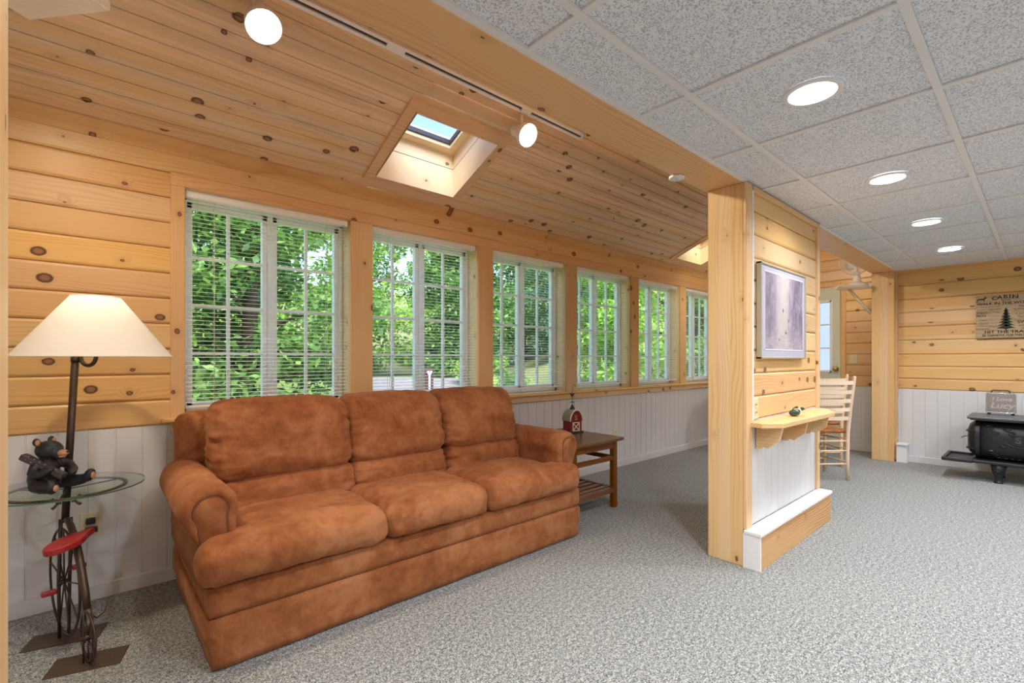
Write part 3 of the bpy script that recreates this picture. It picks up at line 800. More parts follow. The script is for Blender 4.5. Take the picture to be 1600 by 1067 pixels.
def pillow(cx, hx, z0, z1, y, hy, lean, seed, rz):
    zc, hz = (z0 + z1) / 2, (z1 - z0) / 2
    def fn(p):
        u, v = p.x / hx, p.z / hz
        q = p.copy()
        bul = (1 - u ** 4) * (1 - v * v * .8)
        if p.y < 0: q.y -= .035 * bul
        q.z += (.018 * (1 - u * u) if p.z > 0 else 0)
        q.y += p.z * lean
        return q
    m_ = MB(); m_.rbox((cx, y, zc), (hx, hy, hz), rz, (44, 16, 36), fn)
    def f(c):
        e = abs(c.x - cx) / hx
        k = .35 + 1.1 * sst(e, .45, .95)                     # gathers run in from the side seams
        return k * (crease(seed, 6, 5, 24, .010)(c) + crease(seed + 3, 16, 10, 8, .006)(c))
    return displace(m_, f)
PILL = ((.730, .318), (1.325, .298), (1.912, .298))
for i, (cx, hx) in enumerate(PILL):
    obj('back_cushion', pillow(cx, hx, .548, .905, 2.55, .13, .26, 11 + i, .085), M['suede'], so)
    obj('lumbar_cushion', pillow(cx, hx - .005, .40, .575, 2.50, .12, .15, 21 + i, .06), M['suede'], so)
b = MB(); b.rbox((1.315, 2.77, .49), (1.0, .11, .365), .07, (30, 8, 20), lambda p: Vector((p.x, p.y + .10 * p.z * .6, p.z)))
displace(b, crease(9, 8, 8, 8, .004)); obj('back_frame', b, M['suede'], so)
def key(cx, cz_, r, xi, xo, zb, n=26):
    """keyhole outline of a rolled arm: xi inner foot x offset, xo outer foot x offset (signed towards the outside)"""
    P = [(cx + xi, zb), (cx + xi, (zb + cz_) / 2)]
    for k in range(n + 1):
        a = R(-25) + (R(220) - R(-25)) * k / n
        P.append((cx + r * cos(a), cz_ + r * sin(a)))
    P += [(cx + xo, (zb * 1 + cz_ * 2) / 3 - .03), (cx + xo, zb)]
    return P
def arm(mir):
    cx0 = .335; MX = lambda x: x if not mir else 2.63 - x - .015
    lay = [(2.026, .052, .052, .000), (2.014, .062, .062, .003), (2.016, .078, .076, .006), (2.03, .090, .086, .010), (2.06, .095, .09, .012), (2.2, .094, .09, .012), (2.35, .093, .09, .012), (2.5, .092, .09, .012), (2.68, .09, .088, .012)]
    V = []; n = None
    for (y, r, xi, q) in lay:
        P = key(cx0, .557, r, xi * .98, -.03 - q * 1.2, .30 if r > .06 else .33); n = len(P)
        V += [(MX(x), y, z) for x, z in P]
    F = [(i * n + k, i * n + (k + 1) % n, (i + 1) * n + (k + 1) % n, (i + 1) * n + k) for i in range(len(lay) - 1) for k in range(n)]
    F.append(tuple(range((len(lay) - 1) * n, len(lay) * n)))
    m_ = MB().raw(V, F, True)
    bmesh.ops.subdivide_edges(m_.bm, edges=[e for e in m_.bm.edges], cuts=1, use_grid_fill=True)
    bmesh.ops.recalc_face_normals(m_.bm, faces=m_.bm.faces)
    displace(m_, crease(31 + mir, 16, 9, 12, .006))
    o = obj('arm', m_, M['suede'], so)
    P = key(cx0, .557, .054, .054 * .98, -.03, .325)
    pn = MB(); V = [(MX(x), 2.018, z) for x, z in P] + [(MX(cx0 + (x - cx0) * .9), 2.011, .557 + (z - .557) * .93) for x, z in P]
    k_ = len(P); pn.raw(V, [(i, (i + 1) % k_, k_ + (i + 1) % k_, k_ + i) for i in range(k_)] + [tuple(range(k_, 2 * k_))], True)
    p = obj('front_panel', pn, M['suede'], o, recalc=True)
    obj('piping', MB().tube([(MX(x), 2.017, z) for x, z in P], .0035, 6), M['seam'], o)
arm(0); arm(1)

# ------------------------------------------------------------------ end table with barn ornament
et = thing('end_table', 'walnut end table with slatted lower shelf beside the sofa arm', 'table', (2.74, 2.45, 0))
def bow(x0, x1, y0, y1, d, r, n=12):
    P = []
    for k in range(n + 1):
        u = k / n; P.append((x0 + (x1 - x0) * u, y0 - d * (1 - (2 * u - 1) ** 2)))
    P += [(x1 + d * .6 * (1 - (2 * k / n - 1) ** 2), y0 + (y1 - y0) * k / n) for k in range(1, n + 1)]
    P += [(x1 - (x1 - x0) * k / n, y1 + d * .4 * (1 - (2 * k / n - 1) ** 2)) for k in range(1, n + 1)]
    P += [(x0 - d * .6 * (1 - (2 * k / n - 1) ** 2), y1 - (y1 - y0) * k / n) for k in range(1, n)]
    return P
obj('table_top', MB().prism(bow(2.42, 3.04, 2.13, 2.76, .02, .02), .497, .52, bev=.006), M['walnut'], et)
for x, y in ((2.935, 2.145), (2.475, 2.145), (2.935, 2.68), (2.475, 2.68)):
    obj('leg', MB().box(x, x + .042, y, y + .042, 0, .497, .004, 1), M['walnut_edge'], et)
a_ = MB()
a_.box(2.517, 2.935, 2.152, 2.172, .445, .497); a_.box(2.517, 2.935, 2.695, 2.715, .445, .497)
a_.box(2.482, 2.502, 2.187, 2.68, .445, .497); a_.box(2.95, 2.97, 2.187, 2.68, .445, .497)
obj('apron', a_, M['walnut_edge'], et)
a_ = MB(); a_.box(2.517, 2.935, 2.154, 2.178, .355, .385); a_.box(2.517, 2.935, 2.69, 2.714, .355, .385); a_.box(2.948, 2.972, 2.187, 2.68, .355, .385); a_.box(2.48, 2.504, 2.187, 2.68, .355, .385)
obj('stretcher', a_, M['walnut_edge'], et)
a_ = MB(); a_.box(2.5, 2.972, 2.147, 2.18, .115, .15); a_.box(2.5, 2.972, 2.687, 2.72, .115, .15)
a_.box(2.945, 2.972, 2.18, 2.687, .115, .15); a_.box(2.48, 2.505, 2.187, 2.68, .115, .15)
for k in range(7): a_.box(2.5, 2.95, 2.205 + .068 * k, 2.245 + .068 * k, .132, .147, .002, 1)
obj('slat_shelf', a_, M['walnut'], et)

bn = thing('barn_ornament', 'small red barn ornament with cream X door standing on the walnut end table', 'ornament', (2.93, 2.55, .5205))
RB = Matrix.Rotation(R(-14), 4, 'Z')
def lb(mb, name, mat, parent=bn, **k):
    bmesh.ops.transform(mb.bm, matrix=RB, verts=mb.bm.verts)
    return obj(name, mb, mat, parent, local=True, **k)
AR = [(.056 * 1.0, .0)] + [(.056, .085)] + [(.056 - .056 * (1 - cos(t_)) * 1.0, .085 + .085 * sin(t_) * 1.02) for t_ in [R(a) for a in (12, 24, 36, 48, 60, 72, 82)]] + [(0, .172)]
AR = AR + [(-x, z) for x, z in AR[-2::-1]]
XZ = Matrix.Rotation(pi / 2, 4, 'X')                     # prism in x,z run along -y
lb(MB().prism(AR, -.05, .05, XZ @ Matrix.Translation((0, .012, 0))), 'barn_body', M['barn_red'])
RO = [(x * 1.10, z * 1.03 + .006) for x, z in AR if z > .07]; RI = [(x * 1.005, z * 1.0 + .0125) for x, z in AR if z > .07]
V = []
rf = MB()
for k in range(len(RO)):
    for (x, z) in (RO[k], RI[k]):
        for y in (-.058, .058): V.append((x, y, z))
F = []
for k in range(len(RO) - 1):
    a, b_ = k * 4, k * 4 + 4
    F += [(a, a + 1, b_ + 1, b_), (a + 2, b_ + 2, b_ + 3, a + 3), (a, b_, b_ + 2, a + 2), (a + 1, a + 3, b_ + 3, b_ + 1)]
F += [(0, 2, 3, 1), tuple(len(V) - 4 + q for q in (0, 1, 3, 2))]
rf.raw(V, F); lb(rf, 'roof', M['roof_grey'], recalc=True)
ed = MB(); ed.tube([(x * 1.06, -.059, z * 1.015 + .008) for x, z in AR if z > .07], .006, 6); lb(ed, 'roof_edge', M['barn_cream'])
lb(MB().box(-.066, .066, -.066, .066, 0, .013, .003, 1), 'base', M['barn_green'])
dr = MB()
for r_ in ((-.034, .034, .014, .021), (-.034, .034, .078, .085), (-.034, -.027, .014, .085), (.027, .034, .014, .085)): dr.box(r_[0], r_[1], -.056, -.050, r_[2], r_[3])
for sg in (-1, 1): dr.box(-.042, .042, -.0555, -.050, -.0035, .0035, mat=Matrix.Translation((0, 0, .0495)) @ Matrix.Rotation(sg * R(45), 4, 'Y'))
lb(dr, 'barn_door', M['barn_cream'])
lb(MB().add(text_mb('S', .055, .001, Matrix.Translation((0, -.051, .118)) @ Matrix.Rotation(pi / 2, 4, 'X'), .001)), 'letter', M['roof_grey'])
cu_ = MB(); cu_.box(-.014, .014, -.014, .014, .172, .196); cu_.lathe([(.019, .196), (.014, .204), (.006, .222), (0, .226)], 8)
lb(cu_, 'cupola', M['barn_green'])
wv = MB(); wv.tube([(0, 0, .22), (0, 0, .33)], .002, 6); wv.tube([(-.028, 0, .24), (.028, 0, .24)], .0018, 6); wv.tube([(0, -.02, .246), (0, .02, .246)], .0018, 6)
wv.ell((.0, 0, .298), (.015, .003, .011), n=2); wv.ell((.014, 0, .308), (.006, .003, .006), n=2); wv.ell((-.015, 0, .308), (.008, .002, .009), n=2)
wv.tube([(-.022, 0, .284), (.03, 0, .284)], .0018, 6)
wv.tube([(0, 0, .33), (.002, 0, .365), (.012, 0, .382), (.026, 0, .382), (.033, 0, .37)], .002, 6)
lb(wv, 'weathervane', M['iron'])

# ------------------------------------------------------------------ penny-farthing floor lamp with glass table
la = thing('floor_lamp', 'penny-farthing floor lamp with white shade and round glass tray table', 'lamp', (-.065, 2.61, 0))
ax = Vector((.235, -.972, 0)).normalized(); nx = Vector((.972, .235, 0))
W0 = Vector((-.068, 2.607, .225))
pl_ = [(-.182, 2.646), (-.146, 2.522), (.041, 2.572), (.012, 2.70)]
def plate(cx, cy, L_, W_, ang):
    mt = Matrix.Translation((cx, cy, 0)) @ Matrix.Rotation(ang, 4, 'Z')
    return MB().box(-L_ / 2, L_ / 2, -W_ / 2, W_ / 2, 0, .005, .001, 1, mt)
obj('base_plate', plate(-.063, 2.602, .235, .118, R(-16)), M['plate_metal'], la)
obj('base_plate', plate(.003, 2.338, .215, .122, R(-16)), M['plate_metal'], la)
PT, PB = Vector((-.036, 2.616, 1.10)), Vector((-.066, 2.634, .46))
obj('pole', MB().tube([PB, PT], [.0125, .0125], 16).tube([PT, PT + Vector((.001, 0, .02))], .0145, 16).tube([PT + Vector((0, 0, .018)), PT + Vector((.003, 0, .09))], .0075, 12), M['bronze'], la)
SH = Vector((.0277, 2.548, 0))
nk = [PT + Vector((.004, 0, .09))]
for k in range(0, 11):
    a = pi * k / 10; mid_ = (PT.xy.to_3d() + Vector((.016, -.012, 0)) + SH) / 2
    d_ = (SH - (PT.xy.to_3d() + Vector((.016, -.012, 0)))) / 2
    nk.append(mid_ - d_ * cos(a) + Vector((0, 0, 1.125 - .04 * sin(a))))
nk.append(SH + Vector((0, 0, 1.19)))
obj('swan_neck', MB().tube([nk[0], nk[0] + Vector((.008, -.006, .02)), Vector((nk[1].x, nk[1].y, 1.17))] + nk[1:], .0075, 10), M['bronze'], la)
obj('socket', MB().tube([SH + Vector((0, 0, 1.18)), SH + Vector((0, 0, 1.235))], .017, 14), M['brass'], la)
obj('bulb', MB().ell((SH.x, SH.y, 1.27), (.024, .024, .036)), M['shade_bulb'], la)
ms = Matrix.Translation((SH.x, SH.y, 0))
obj('lamp_shade', MB().lathe([(.25, 1.122), (.079, 1.360)], 64, ms), M['shade'], la, 'off-white empire lamp shade')
rm = MB(); rm.lathe([(.25 + .002 * cos(a), 1.122 + .002 * sin(a)) for a in [2 * pi * k / 8 for k in range(8)]], 64, ms, True); rm.lathe([(.079 + .002 * cos(a), 1.36 + .002 * sin(a)) for a in [2 * pi * k / 8 for k in range(8)]], 48, ms, True)
obj('shade_rim', rm, M['shade'], la)
sp_ = MB()
for k in range(3):
    a = 2 * pi * k / 3; sp_.tube([SH + Vector((0, 0, 1.335)), SH + Vector((.079 * cos(a), .079 * sin(a), 1.357))], .0018, 6)
sp_.tube([SH + Vector((0, 0, 1.235)), SH + Vector((.04, 0, 1.26)), SH + Vector((.04, 0, 1.31)), SH + Vector((0, 0, 1.335))], .0018, 6)
sp_.tube([SH + Vector((0, 0, 1.235)), SH + Vector((-.04, 0, 1.26)), SH + Vector((-.04, 0, 1.31)), SH + Vector((0, 0, 1.335))], .0018, 6)
obj('harp', sp_, M['brass'], la)
GC = Vector((-.06, 2.633, 0)); mg = Matrix.Translation(GC)
obj('glass_tray', MB().lathe([(.0128, .59), (.247, .59), (.25, .5915), (.25, .5965), (.247, .598), (.0128, .598)], 72, mg), M['table_glass'], la, 'round clear glass tray')
obj('glass_edge', MB().lathe([(.2502, .5915), (.2502, .5965)], 72, mg), M['glass_edge'], la)
rg = MB(); rg.lathe([(.178, .583), (.192, .583), (.192, .5895), (.178, .5895)], 60, mg, True)
for k in range(3):
    a = R(25 + 120 * k); rg.tube([GC + Vector((.012 * cos(a), .012 * sin(a), .586)), GC + Vector((.18 * cos(a), .18 * sin(a), .586))], .003, 6)
obj('tray_ring', rg, M['bronze'], la)
for sg in (-1, 1):
    wn_ = MB(); c_ = GC + Vector((-.002, 0, .535)) + nx * sg * .016
    wn_.tube([c_, c_ + nx * sg * .012], .006, 10)
    for up in (-1, 1): wn_.tube([c_ + nx * sg * .01, c_ + nx * sg * .018 + Vector((0, 0, up * .012)), c_ + nx * sg * .028 + Vector((0, 0, up * .02))], [.004, .005, .006], 8)
    obj('wing_nut', wn_, M['old_brass'], la)
fk = MB()
CR = Vector((-.064, 2.63, .47))
fk.tube([CR + nx * .017 + Vector((0, 0, -.01)), CR - nx * .017 + Vector((0, 0, -.01))], .008, 8)
for sg in (-1, 1):
    bt = W0 + nx * sg * .014 - Vector((0, 0, W0.z - .004))
    fk.tube([CR + nx * sg * .015, CR + nx * sg * .016 + Vector((0, 0, -.05)), W0 + nx * sg * .016, bt], [.0065, .0065, .006, .005], 8, flat=.6)
obj('front_fork', fk, M['bronze'], la)
def wheel(c, r, ns, rr):
    rim = MB(); rim.tube([c + ax * r * cos(2 * pi * k / 48) + Vector((0, 0, r * sin(2 * pi * k / 48))) for k in range(48)], rr, 8, True)
    wh = obj('wheel', rim, M['bronze'], la)
    s2 = MB()
    for k in range(ns):
        a = 2 * pi * (k + .3) / ns; s2.tube([c, c + ax * r * cos(a) + Vector((0, 0, r * sin(a)))], .0028, 6)
    obj('spokes', s2, M['bronze'], wh)
    obj('hub', MB().tube([c - nx * .02, c + nx * .02], .009, 10), M['bronze'], wh)
wheel(W0, .205, 9, .0045)
C2 = Vector((.003, 2.334, .094)); wheel(C2, .084, 7, .0042)
tb = [CR + Vector((0, 0, .0)), CR + ax * .03 + Vector((0, 0, -.002))]
for s_, z in ((.07, .452), (.11, .425), (.16, .38), (.21, .315), (.25, .245), (.272, .19)): tb.append(Vector((CR.x, CR.y, z)) + ax * s_)
obj('frame_tube', MB().tube(tb, [.009, .011, .012, .0125, .0125, .0125, .0125, .012], 12), M['bronze'], la)
fk = MB(); e_ = tb[-1]
for sg in (-1, 1): fk.tube([e_ + nx * sg * .010 + Vector((0, 0, .004)), C2 + nx * sg * .013 + Vector((0, 0, .07)), C2 + nx * sg * .013, C2 + nx * sg * .013 - Vector((0, 0, .09))], .005, 8, flat=.6)
fk.tube([e_ - nx * .013, e_ + nx * .013], .007, 8)
fk.tube([e_ + nx * .012 + Vector((0, 0, -.03)), e_ + nx * .03 - ax * .01 + Vector((0, 0, -.055)), e_ + nx * .055 - ax * .02 + Vector((0, 0, -.045)), e_ + nx * .07 - ax * .028 + Vector((0, 0, -.015))], .003, 6)
obj('rear_fork', fk, M['bronze'], la)
dn = Vector((.66, .63, .12)).normalized(); ds = Vector((-.69, .72, 0)).normalized(); S0 = Vector((-.046, 2.472, .418))
O_ = []
for k in range(28):
    a = 2 * pi * k / 28; u = cos(a); wv_ = sin(a)
    O_.append((u * .095, wv_ * (.046 if u < -.1 else .046 - .031 * sst(u, -.1, .85))))
md = Matrix((dn.to_4d(), ds.to_4d(), dn.cross(ds).to_4d(), (0, 0, 0, 1))).transposed(); md.col[3] = S0.to_4d()
for i in range(3): md[3][i] = 0
obj('saddle', MB().prism(O_, -.013, .013, md, .005), M['red_paint'], la, 'red painted saddle')
for sg, dz in ((-1, -.03), (1, .045)):
    c_ = W0 + nx * sg * .045 + Vector((0, 0, dz)); q = MB()
    mt = Matrix.Translation(c_) @ Matrix.Rotation(R(14), 4, 'Z')
    q.box(-.022, .022, -.012, .012, -.009, .009, .004, 2, mt)
    pd = obj('pedal', q, M['red_paint'], la, 'red painted pedal')
    obj('crank', MB().tube([W0 + nx * sg * .018, W0 + nx * sg * .02 + Vector((0, 0, dz)), c_], .004, 6), M['bronze'], pd)

# ------------------------------------------------------------------ bear on the glass tray
be = thing('bear_figurine', 'black carved bear figurine with tan muzzle sitting on the glass tray table', 'figurine', (-.112, 2.565, .5985))
RZ = R(-41)
def bb(mb, name, mat, parent, vox=None, **k):
    o = obj(name, mb, mat, parent, local=True, **k)
    if vox:
        md_ = o.modifiers.new('r', 'REMESH'); md_.mode = 'VOXEL'; md_.voxel_size = vox; md_.use_smooth_shade = True
        sm_ = o.modifiers.new('s', 'SMOOTH'); sm_.iterations = 5; sm_.factor = .5
    return o
be.rotation_euler = (0, 0, RZ)
B = MB()
B.ell((-.012, 0, .052), (.052, .05, .054)); B.ell((-.01, 0, .088), (.042, .042, .045)); B.ell((-.002, 0, .125), (.026, .028, .03))
B.ell((.004, 0, .162), (.043, .04, .037)); B.ell((.03, 0, .153), (.026, .026, .022)); B.ell((.04, 0, .137), (.018, .017, .01))
for sg in (-1, 1): B.ell((-.016, sg * .03, .196), (.009, .014, .016))
B.tube([(-.005, -.04, .112), (-.002, -.058, .085), (.028, -.062, .08), (.05, -.052, .094)], [.02, .018, .016, .014], 10); B.ell((.052, -.05, .096), (.014, .013, .012))
B.tube([(0, .04, .112), (.03, .055, .095), (.07, .03, .082), (.092, .0, .078)], [.02, .018, .015, .014], 10); B.ell((.096, -.004, .078), (.014, .014, .013))
B.tube([(-.01, -.032, .036), (.025, -.043, .028), (.05, -.045, .026)], [.032, .026, .022], 12); B.ell((.058, -.047, .03), (.018, .02, .028))
for k in range(3): B.ell((.058, -.06 + .012 * k, .056), (.006, .005, .006), n=2)
B.tube([(-.01, .03, .036), (.05, .035, .034), (.10, .033, .04), (.128, .03, .052)], [.032, .026, .02, .017], 12); B.ell((.132, .03, .058), (.017, .02, .027), Matrix.Rotation(R(20), 3, 'Y').to_quaternion())
bo = bb(B, 'body', M['bear'], be, .0032)
B = MB(); B.ell((.055, 0, .151), (.02, .017, .013)); B.ell((.052, 0, .138), (.014, .013, .006)); bb(B, 'muzzle', M['tan'], be)
bb(MB().ell((.076, 0, .156), (.005, .006, .004)), 'nose', M['black_plastic'], be)
for sg in (-1, 1):
    bb(MB().ell((.036, sg * .021, .17), (.004, .004, .004), n=2), 'eye', M['black_plastic'], be)
    bb(MB().ell((-.008, sg * .033, .194), (.005, .009, .011)), 'inner_ear', M['tan'], be)
bb(MB().ell((.076, -.049, .026), (.004, .011, .013)), 'paw_pad', M['tan'], be)
bb(MB().ell((.148, .028, .058), (.004, .010, .014)), 'paw_pad', M['tan'], be)
B = MB(); p0, p1 = Vector((-.048, -.05, .148)), Vector((.088, -.03, .068))
dv = (p1 - p0); ml = Matrix.Translation((p0 + p1) / 2) @ dv.to_track_quat('X', 'Z').to_matrix().to_4x4()
h_ = dv.length / 2
B.prism([(-h_, -.012), (-h_ + .01, -.016), (-.01, -.011), (h_ * .6, -.011), (h_, -.014), (h_, .014), (h_ * .6, .011), (-.01, .011), (-h_ + .01, .016), (-h_, .012)], -.011, .011, ml, .003)
ins = bb(B, 'carved_log', M['pewter'], be, label='dark carved instrument held across the chest')
B = MB()
for k in range(6):
    p = p0 + dv * (.16 + .13 * k)
    B.ell(p + Vector((.004, -.006, .011)), (.004, .004, .003), n=1); B.ell(p + Vector((0, -.014, .002)), (.003, .002, .003), n=1)
bb(B, 'studs', M['chrome'], ins)

# ------------------------------------------------------------------ outlets and switches
def plate_thing(label, loc, normal, slots, w_=.07, h_=.115, plug=False, cat='outlet', name='wall_outlet'):
    t = thing(name, label, cat, loc)
    rz = {'-Y': 0, '-X': -pi / 2}[normal]; t.rotation_euler = (0, 0, rz)
    obj('cover_plate', MB().box(-w_ / 2, w_ / 2, -.006, .0, -h_ / 2, h_ / 2, .003, 2), M['beige'], t, local=True)
    if slots == 'outlet':
        for z in (-.021, .021):
            rc = obj('receptacle', MB().box(-.017, .017, -.0075, -.005, z - .014, z + .014, .004, 2), M['beige'], t, local=True)
            for x in (-.0065, .0065): obj('slot', MB().box(x - .0015, x + .0015, -.009, -.007, z - .005, z + .005), M['black_plastic'], rc, local=True)
    else: obj('toggle', MB().box(-.005, .005, -.014, -.005, -.010, .010, .002, 1), M['beige'], t, local=True)
    if plug:
        q = MB(); q.box(-.018, .016, -.032, -.006, .008, .034, .004, 2); q.box(-.02, .024, -.034, -.006, -.03, -.008, .004, 2)
        obj('plug', q, M['black_plastic'], t, local=True)
    return t
plate_thing('beige wall outlet with a dark plug beside the floor lamp', (.013, WY + .004, .347), '-Y', 'outlet', .075, .115, True)
plate_thing('small beige wall outlet low on the white wainscot past the end table', (4.03, WY + .004, .345), '-Y', 'outlet')
plate_thing('beige cover plate on the partition boards just above the pine wall shelf', (2.755, PY - .001, .838), '-Y', 'outlet')
plate_thing('beige light switch on the boards beside the door casing', (DX - .001, 1.561, 1.11), '-X', 'switch', .085, .115, cat='switch', name='light_switch')

# ------------------------------------------------------------------ partition shelf, ornament, picture
sh = thing('wall_shelf', 'clear pine wall shelf with notched brackets on the partition', 'shelf', (3.2, PY, .77))
obj('shelf_board', MB().prism([(2.675, PY - .001), (2.665, 1.0), (2.75, .925), (3.60, .905), (3.77, .99), (3.80, PY - .001)], .742, .77, bev=.004), M['pine_x'], sh)
for x in (2.77, 3.17, 3.58):
    q = MB().prism([(PY - .001, .741), (PY - .001, .615), (1.045, .615), (1.035, .63), (1.01, .622), (.95, .672), (.935, .741)], x, x + .022, Matrix(((0, 0, 1, 0), (1, 0, 0, 0), (0, 1, 0, 0), (0, 0, 0, 1))), .002)
    obj('bracket', q, M['pine_y'], sh)
obj('cleat', MB().box(2.79, 3.58, PY - .02, PY - .001, .70, .741, .002, 1), M['pine_x'], sh)

dk = thing('duck_ornament', 'small dark green glossy bird ornament with white collar on the pine shelf', 'ornament', (3.14, .995, .7705))
dk.rotation_euler = (0, 0, R(-25))
q = MB(); q.ell((0, 0, .02), (.036, .024, .02)); q.tube([(.02, 0, .026), (.04, 0, .034), (.052, 0, .04)], [.012, .009, .009], 10); q.ell((.058, 0, .042), (.013, .011, .010))
obj('body', q, M['green_gloss'], dk, local=True)
obj('tail', MB().tube([(-.03, 0, .026), (0, .004, .05), (.03, .006, .052)], [.003, .006, .008], 8, flat=.5), M['green_gloss'], dk, local=True)
obj('collar', MB().tube([(.034, 0, .032), (.041, 0, .035)], [.0105, .0105], 12), M['white'], dk, local=True)
obj('bill', MB().ell((.073, 0, .040), (.009, .006, .003), n=2), M['old_brass'], dk, local=True)
q = MB()
for k in range(7):
    a = R(-50 + 17 * k); q.tube([(-.03, 0, .03), (-.034 + .022 * sin(a), 0, .058), (-.036 + .036 * sin(a), 0, .072 + .028 * cos(a))], [.0015, .0013, .001], 5)
obj('sprig', q, M['clear'], dk, local=True)

pc = thing('framed_picture', 'metal framed print of a misty wood hanging on the partition boards', 'picture', (3.14, PY, 1.383))
X0, X1, Zb, Zt = 2.772, 3.512, 1.112, 1.652; YF = 1.043
q = MB()
for r_ in ((X0, X0 + .012, Zb, Zt), (X1 - .012, X1, Zb, Zt), (X0, X1, Zb, Zb + .012), (X0, X1, Zt - .012, Zt)): q.box(r_[0], r_[1], YF, PY - .002, r_[2], r_[3], .002, 1)
obj('frame', q, M['frame_metal'], pc)
obj('mat_board', MB().box(X0 + .012, X1 - .012, YF + .006, YF + .012, Zb + .012, Zt - .012), M['mat_board'], pc)
q = MB()
for r_ in ((X0 + .058, X0 + .064, Zb + .05, Zt - .04), (X1 - .052, X1 - .046, Zb + .05, Zt - .04), (X0 + .058, X1 - .046, Zb + .05, Zb + .056), (X0 + .058, X1 - .046, Zt - .046, Zt - .04)): q.box(r_[0], r_[1], YF + .0045, YF + .006, r_[2], r_[3])
obj('mat_bevel', q, M['white'], pc)
obj('print', MB().box(X0 + .064, X1 - .052, YF + .0048, YF + .006, Zb + .056, Zt - .046), M['print'], pc)
for x, wd in ((2.985, .005), (3.275, .012), (3.32, .005)):
    obj('print_trunk', MB().box(x, x + wd, YF + .0042, YF + .0049, Zb + .16 + x * .01, Zt - .05), M['print_dark'], pc)

for i, (x, z, s_) in enumerate(((3.115, 1.40, 1.), (3.205, 1.345, .8), (3.16, 1.27, 1.1), (3.345, 1.39, .8), (3.05, 1.225, .7))):
    q = MB().prism([(-.016, .004), (-.006, .002), (-.002, .016), (.004, .002), (.016, -.004), (.004, -.006), (-.004, -.014), (-.006, -.003)], 0, .0006)
    obj('print_bird', MB().add(q.bm, Matrix.Translation((x, YF + .0048, z)) @ Matrix.Rotation(pi / 2, 4, 'X') @ Matrix.Scale(s_, 4)), M['print_bird'], pc)

# ------------------------------------------------------------------ far wall: canvas sign, stove, tin box
sg_ = thing('canvas_sign', 'tan canvas sign with pine tree and CABIN RULES lettering on the far wall', 'sign', (FX - .002, .254, 1.525))
SY, SX = .254, FX - .03
obj('canvas', MB().box(SX, FX - .004, SY - .209, SY + .209, 1.315, 1.735, .003, 1), M['canvas'], sg_)
MT = lambda y, z: Matrix.Translation((SX - .0006, y, z)) @ Matrix(((0, 0, -1, 0), (-1, 0, 0, 0), (0, 1, 0, 0), (0, 0, 0, 1)))
def words(lines, mat, name='lettering'):
    for (tx, y, z, s, bold, sx) in lines: obj(name, MB().add(text_mb(tx, s, .0004, MT(SY - y, z), bold, sx)), mat, sg_)
words([('C', -.078, 1.700, .046, .0012, 1.25), ('A', -.042, 1.707, .046, .0012, 1.2), ('B', -.004, 1.711, .046, .0012, 1.15), ('I', .026, 1.710, .046, .0012, 1.2), ('N', .062, 1.705, .046, .0012, 1.25),
       ('RULES', 0, 1.679, .016, .0004, 1.4), ('WALK IN THE WOODS', 0, 1.650, .034, .001, 1.12),
       ('ENJOY', -.165, 1.566, .030, .0008, .85), ('RELAX', -.17, 1.535, .026, .0008, .9), ('SWIM', .125, 1.462, .040, .0006, 1.0), ('HIT THE TRAIL', 0, 1.373, .036, .001, 1.25), ('BE THANKFUL FOR THIS DAY', 0, 1.340, .026, .0006, .95)], M['ink'])
words([('Read a good book', -.11, 1.622, .018, .0003, 1.0), ('Count the stars', -.115, 1.596, .026, .0003, 1.0), ('NATURE', -.085, 1.566, .026, .0003, .9), ('TAKE A NAP', -.075, 1.432, .022, .0004, 1.0), ('PLAY GAMES', .12, 1.540, .022, .0003, .9),
       ('TELL STORIES', .13, 1.512, .020, .0003, .9), ('Roast', .12, 1.616, .03, .0004, 1.0), ('MARSHMALLOWS', .125, 1.585, .019, .0003, .95), ('SLEEP IN', .125, 1.428, .022, .0003, 1.0), ('GO FISHING', -.16, 1.405, .02, .0003, .9),
       ('FAMILY', -.155, 1.49, .022, .0003, .9), ('FRIENDS', -.155, 1.462, .02, .0003, .95), ('LAUGH', -.16, 1.432, .018, .0003, .9), ('HIKE', .12, 1.404, .02, .0003, 1.)], M['ink_brown'], 'small_lettering')
q = MB(); P = []
for k in range(7):
    z = 1.405 + .027 * k; hw = .068 * (1 - k / 8.2)
    q.add(MB().prism([(-hw, z), (-hw * .6, z + .002), (-.004, z - .006), (.004, z - .006), (hw * .6, z + .002), (hw, z), (hw * .45, z + .022), (0, z + .04), (-hw * .45, z + .022)], 0, .0006).bm,
          Matrix.Translation((SX - .0009, SY, 0)) @ Matrix(((0, 0, 1, 0), (1, 0, 0, 0), (0, 1, 0, 0), (0, 0, 0, 1))))
q.box(SX - .0009, SX - .0003, SY - .004, SY + .004, 1.385, 1.41)
obj('tree_motif', q, M['ink_green'], sg_)
DE_ = [(-.036, 0), (-.034, -.02), (-.030, -.02), (-.028, -.002), (.010, -.002), (.014, -.02), (.018, -.02), (.019, .004), (.026, .012), (.033, .014), (.034, .020), (.026, .022), (.030, .036), (.027, .036), (.022, .024), (.016, .034), (.014, .032), (.018, .02), (.012, .012), (-.030, .010)]
q = MB()
for sgn, yy in ((1, .165), (-1, -.165)):
    q.add(MB().prism([(-x * sgn, z) for x, z in DE_], 0, .0006).bm, Matrix.Translation((SX - .0009, SY + yy, 1.694)) @ Matrix(((0, 0, 1, 0), (1, 0, 0, 0), (0, 1, 0, 0), (0, 0, 0, 1))))
obj('deer_motif', q, M['ink'], sg_)

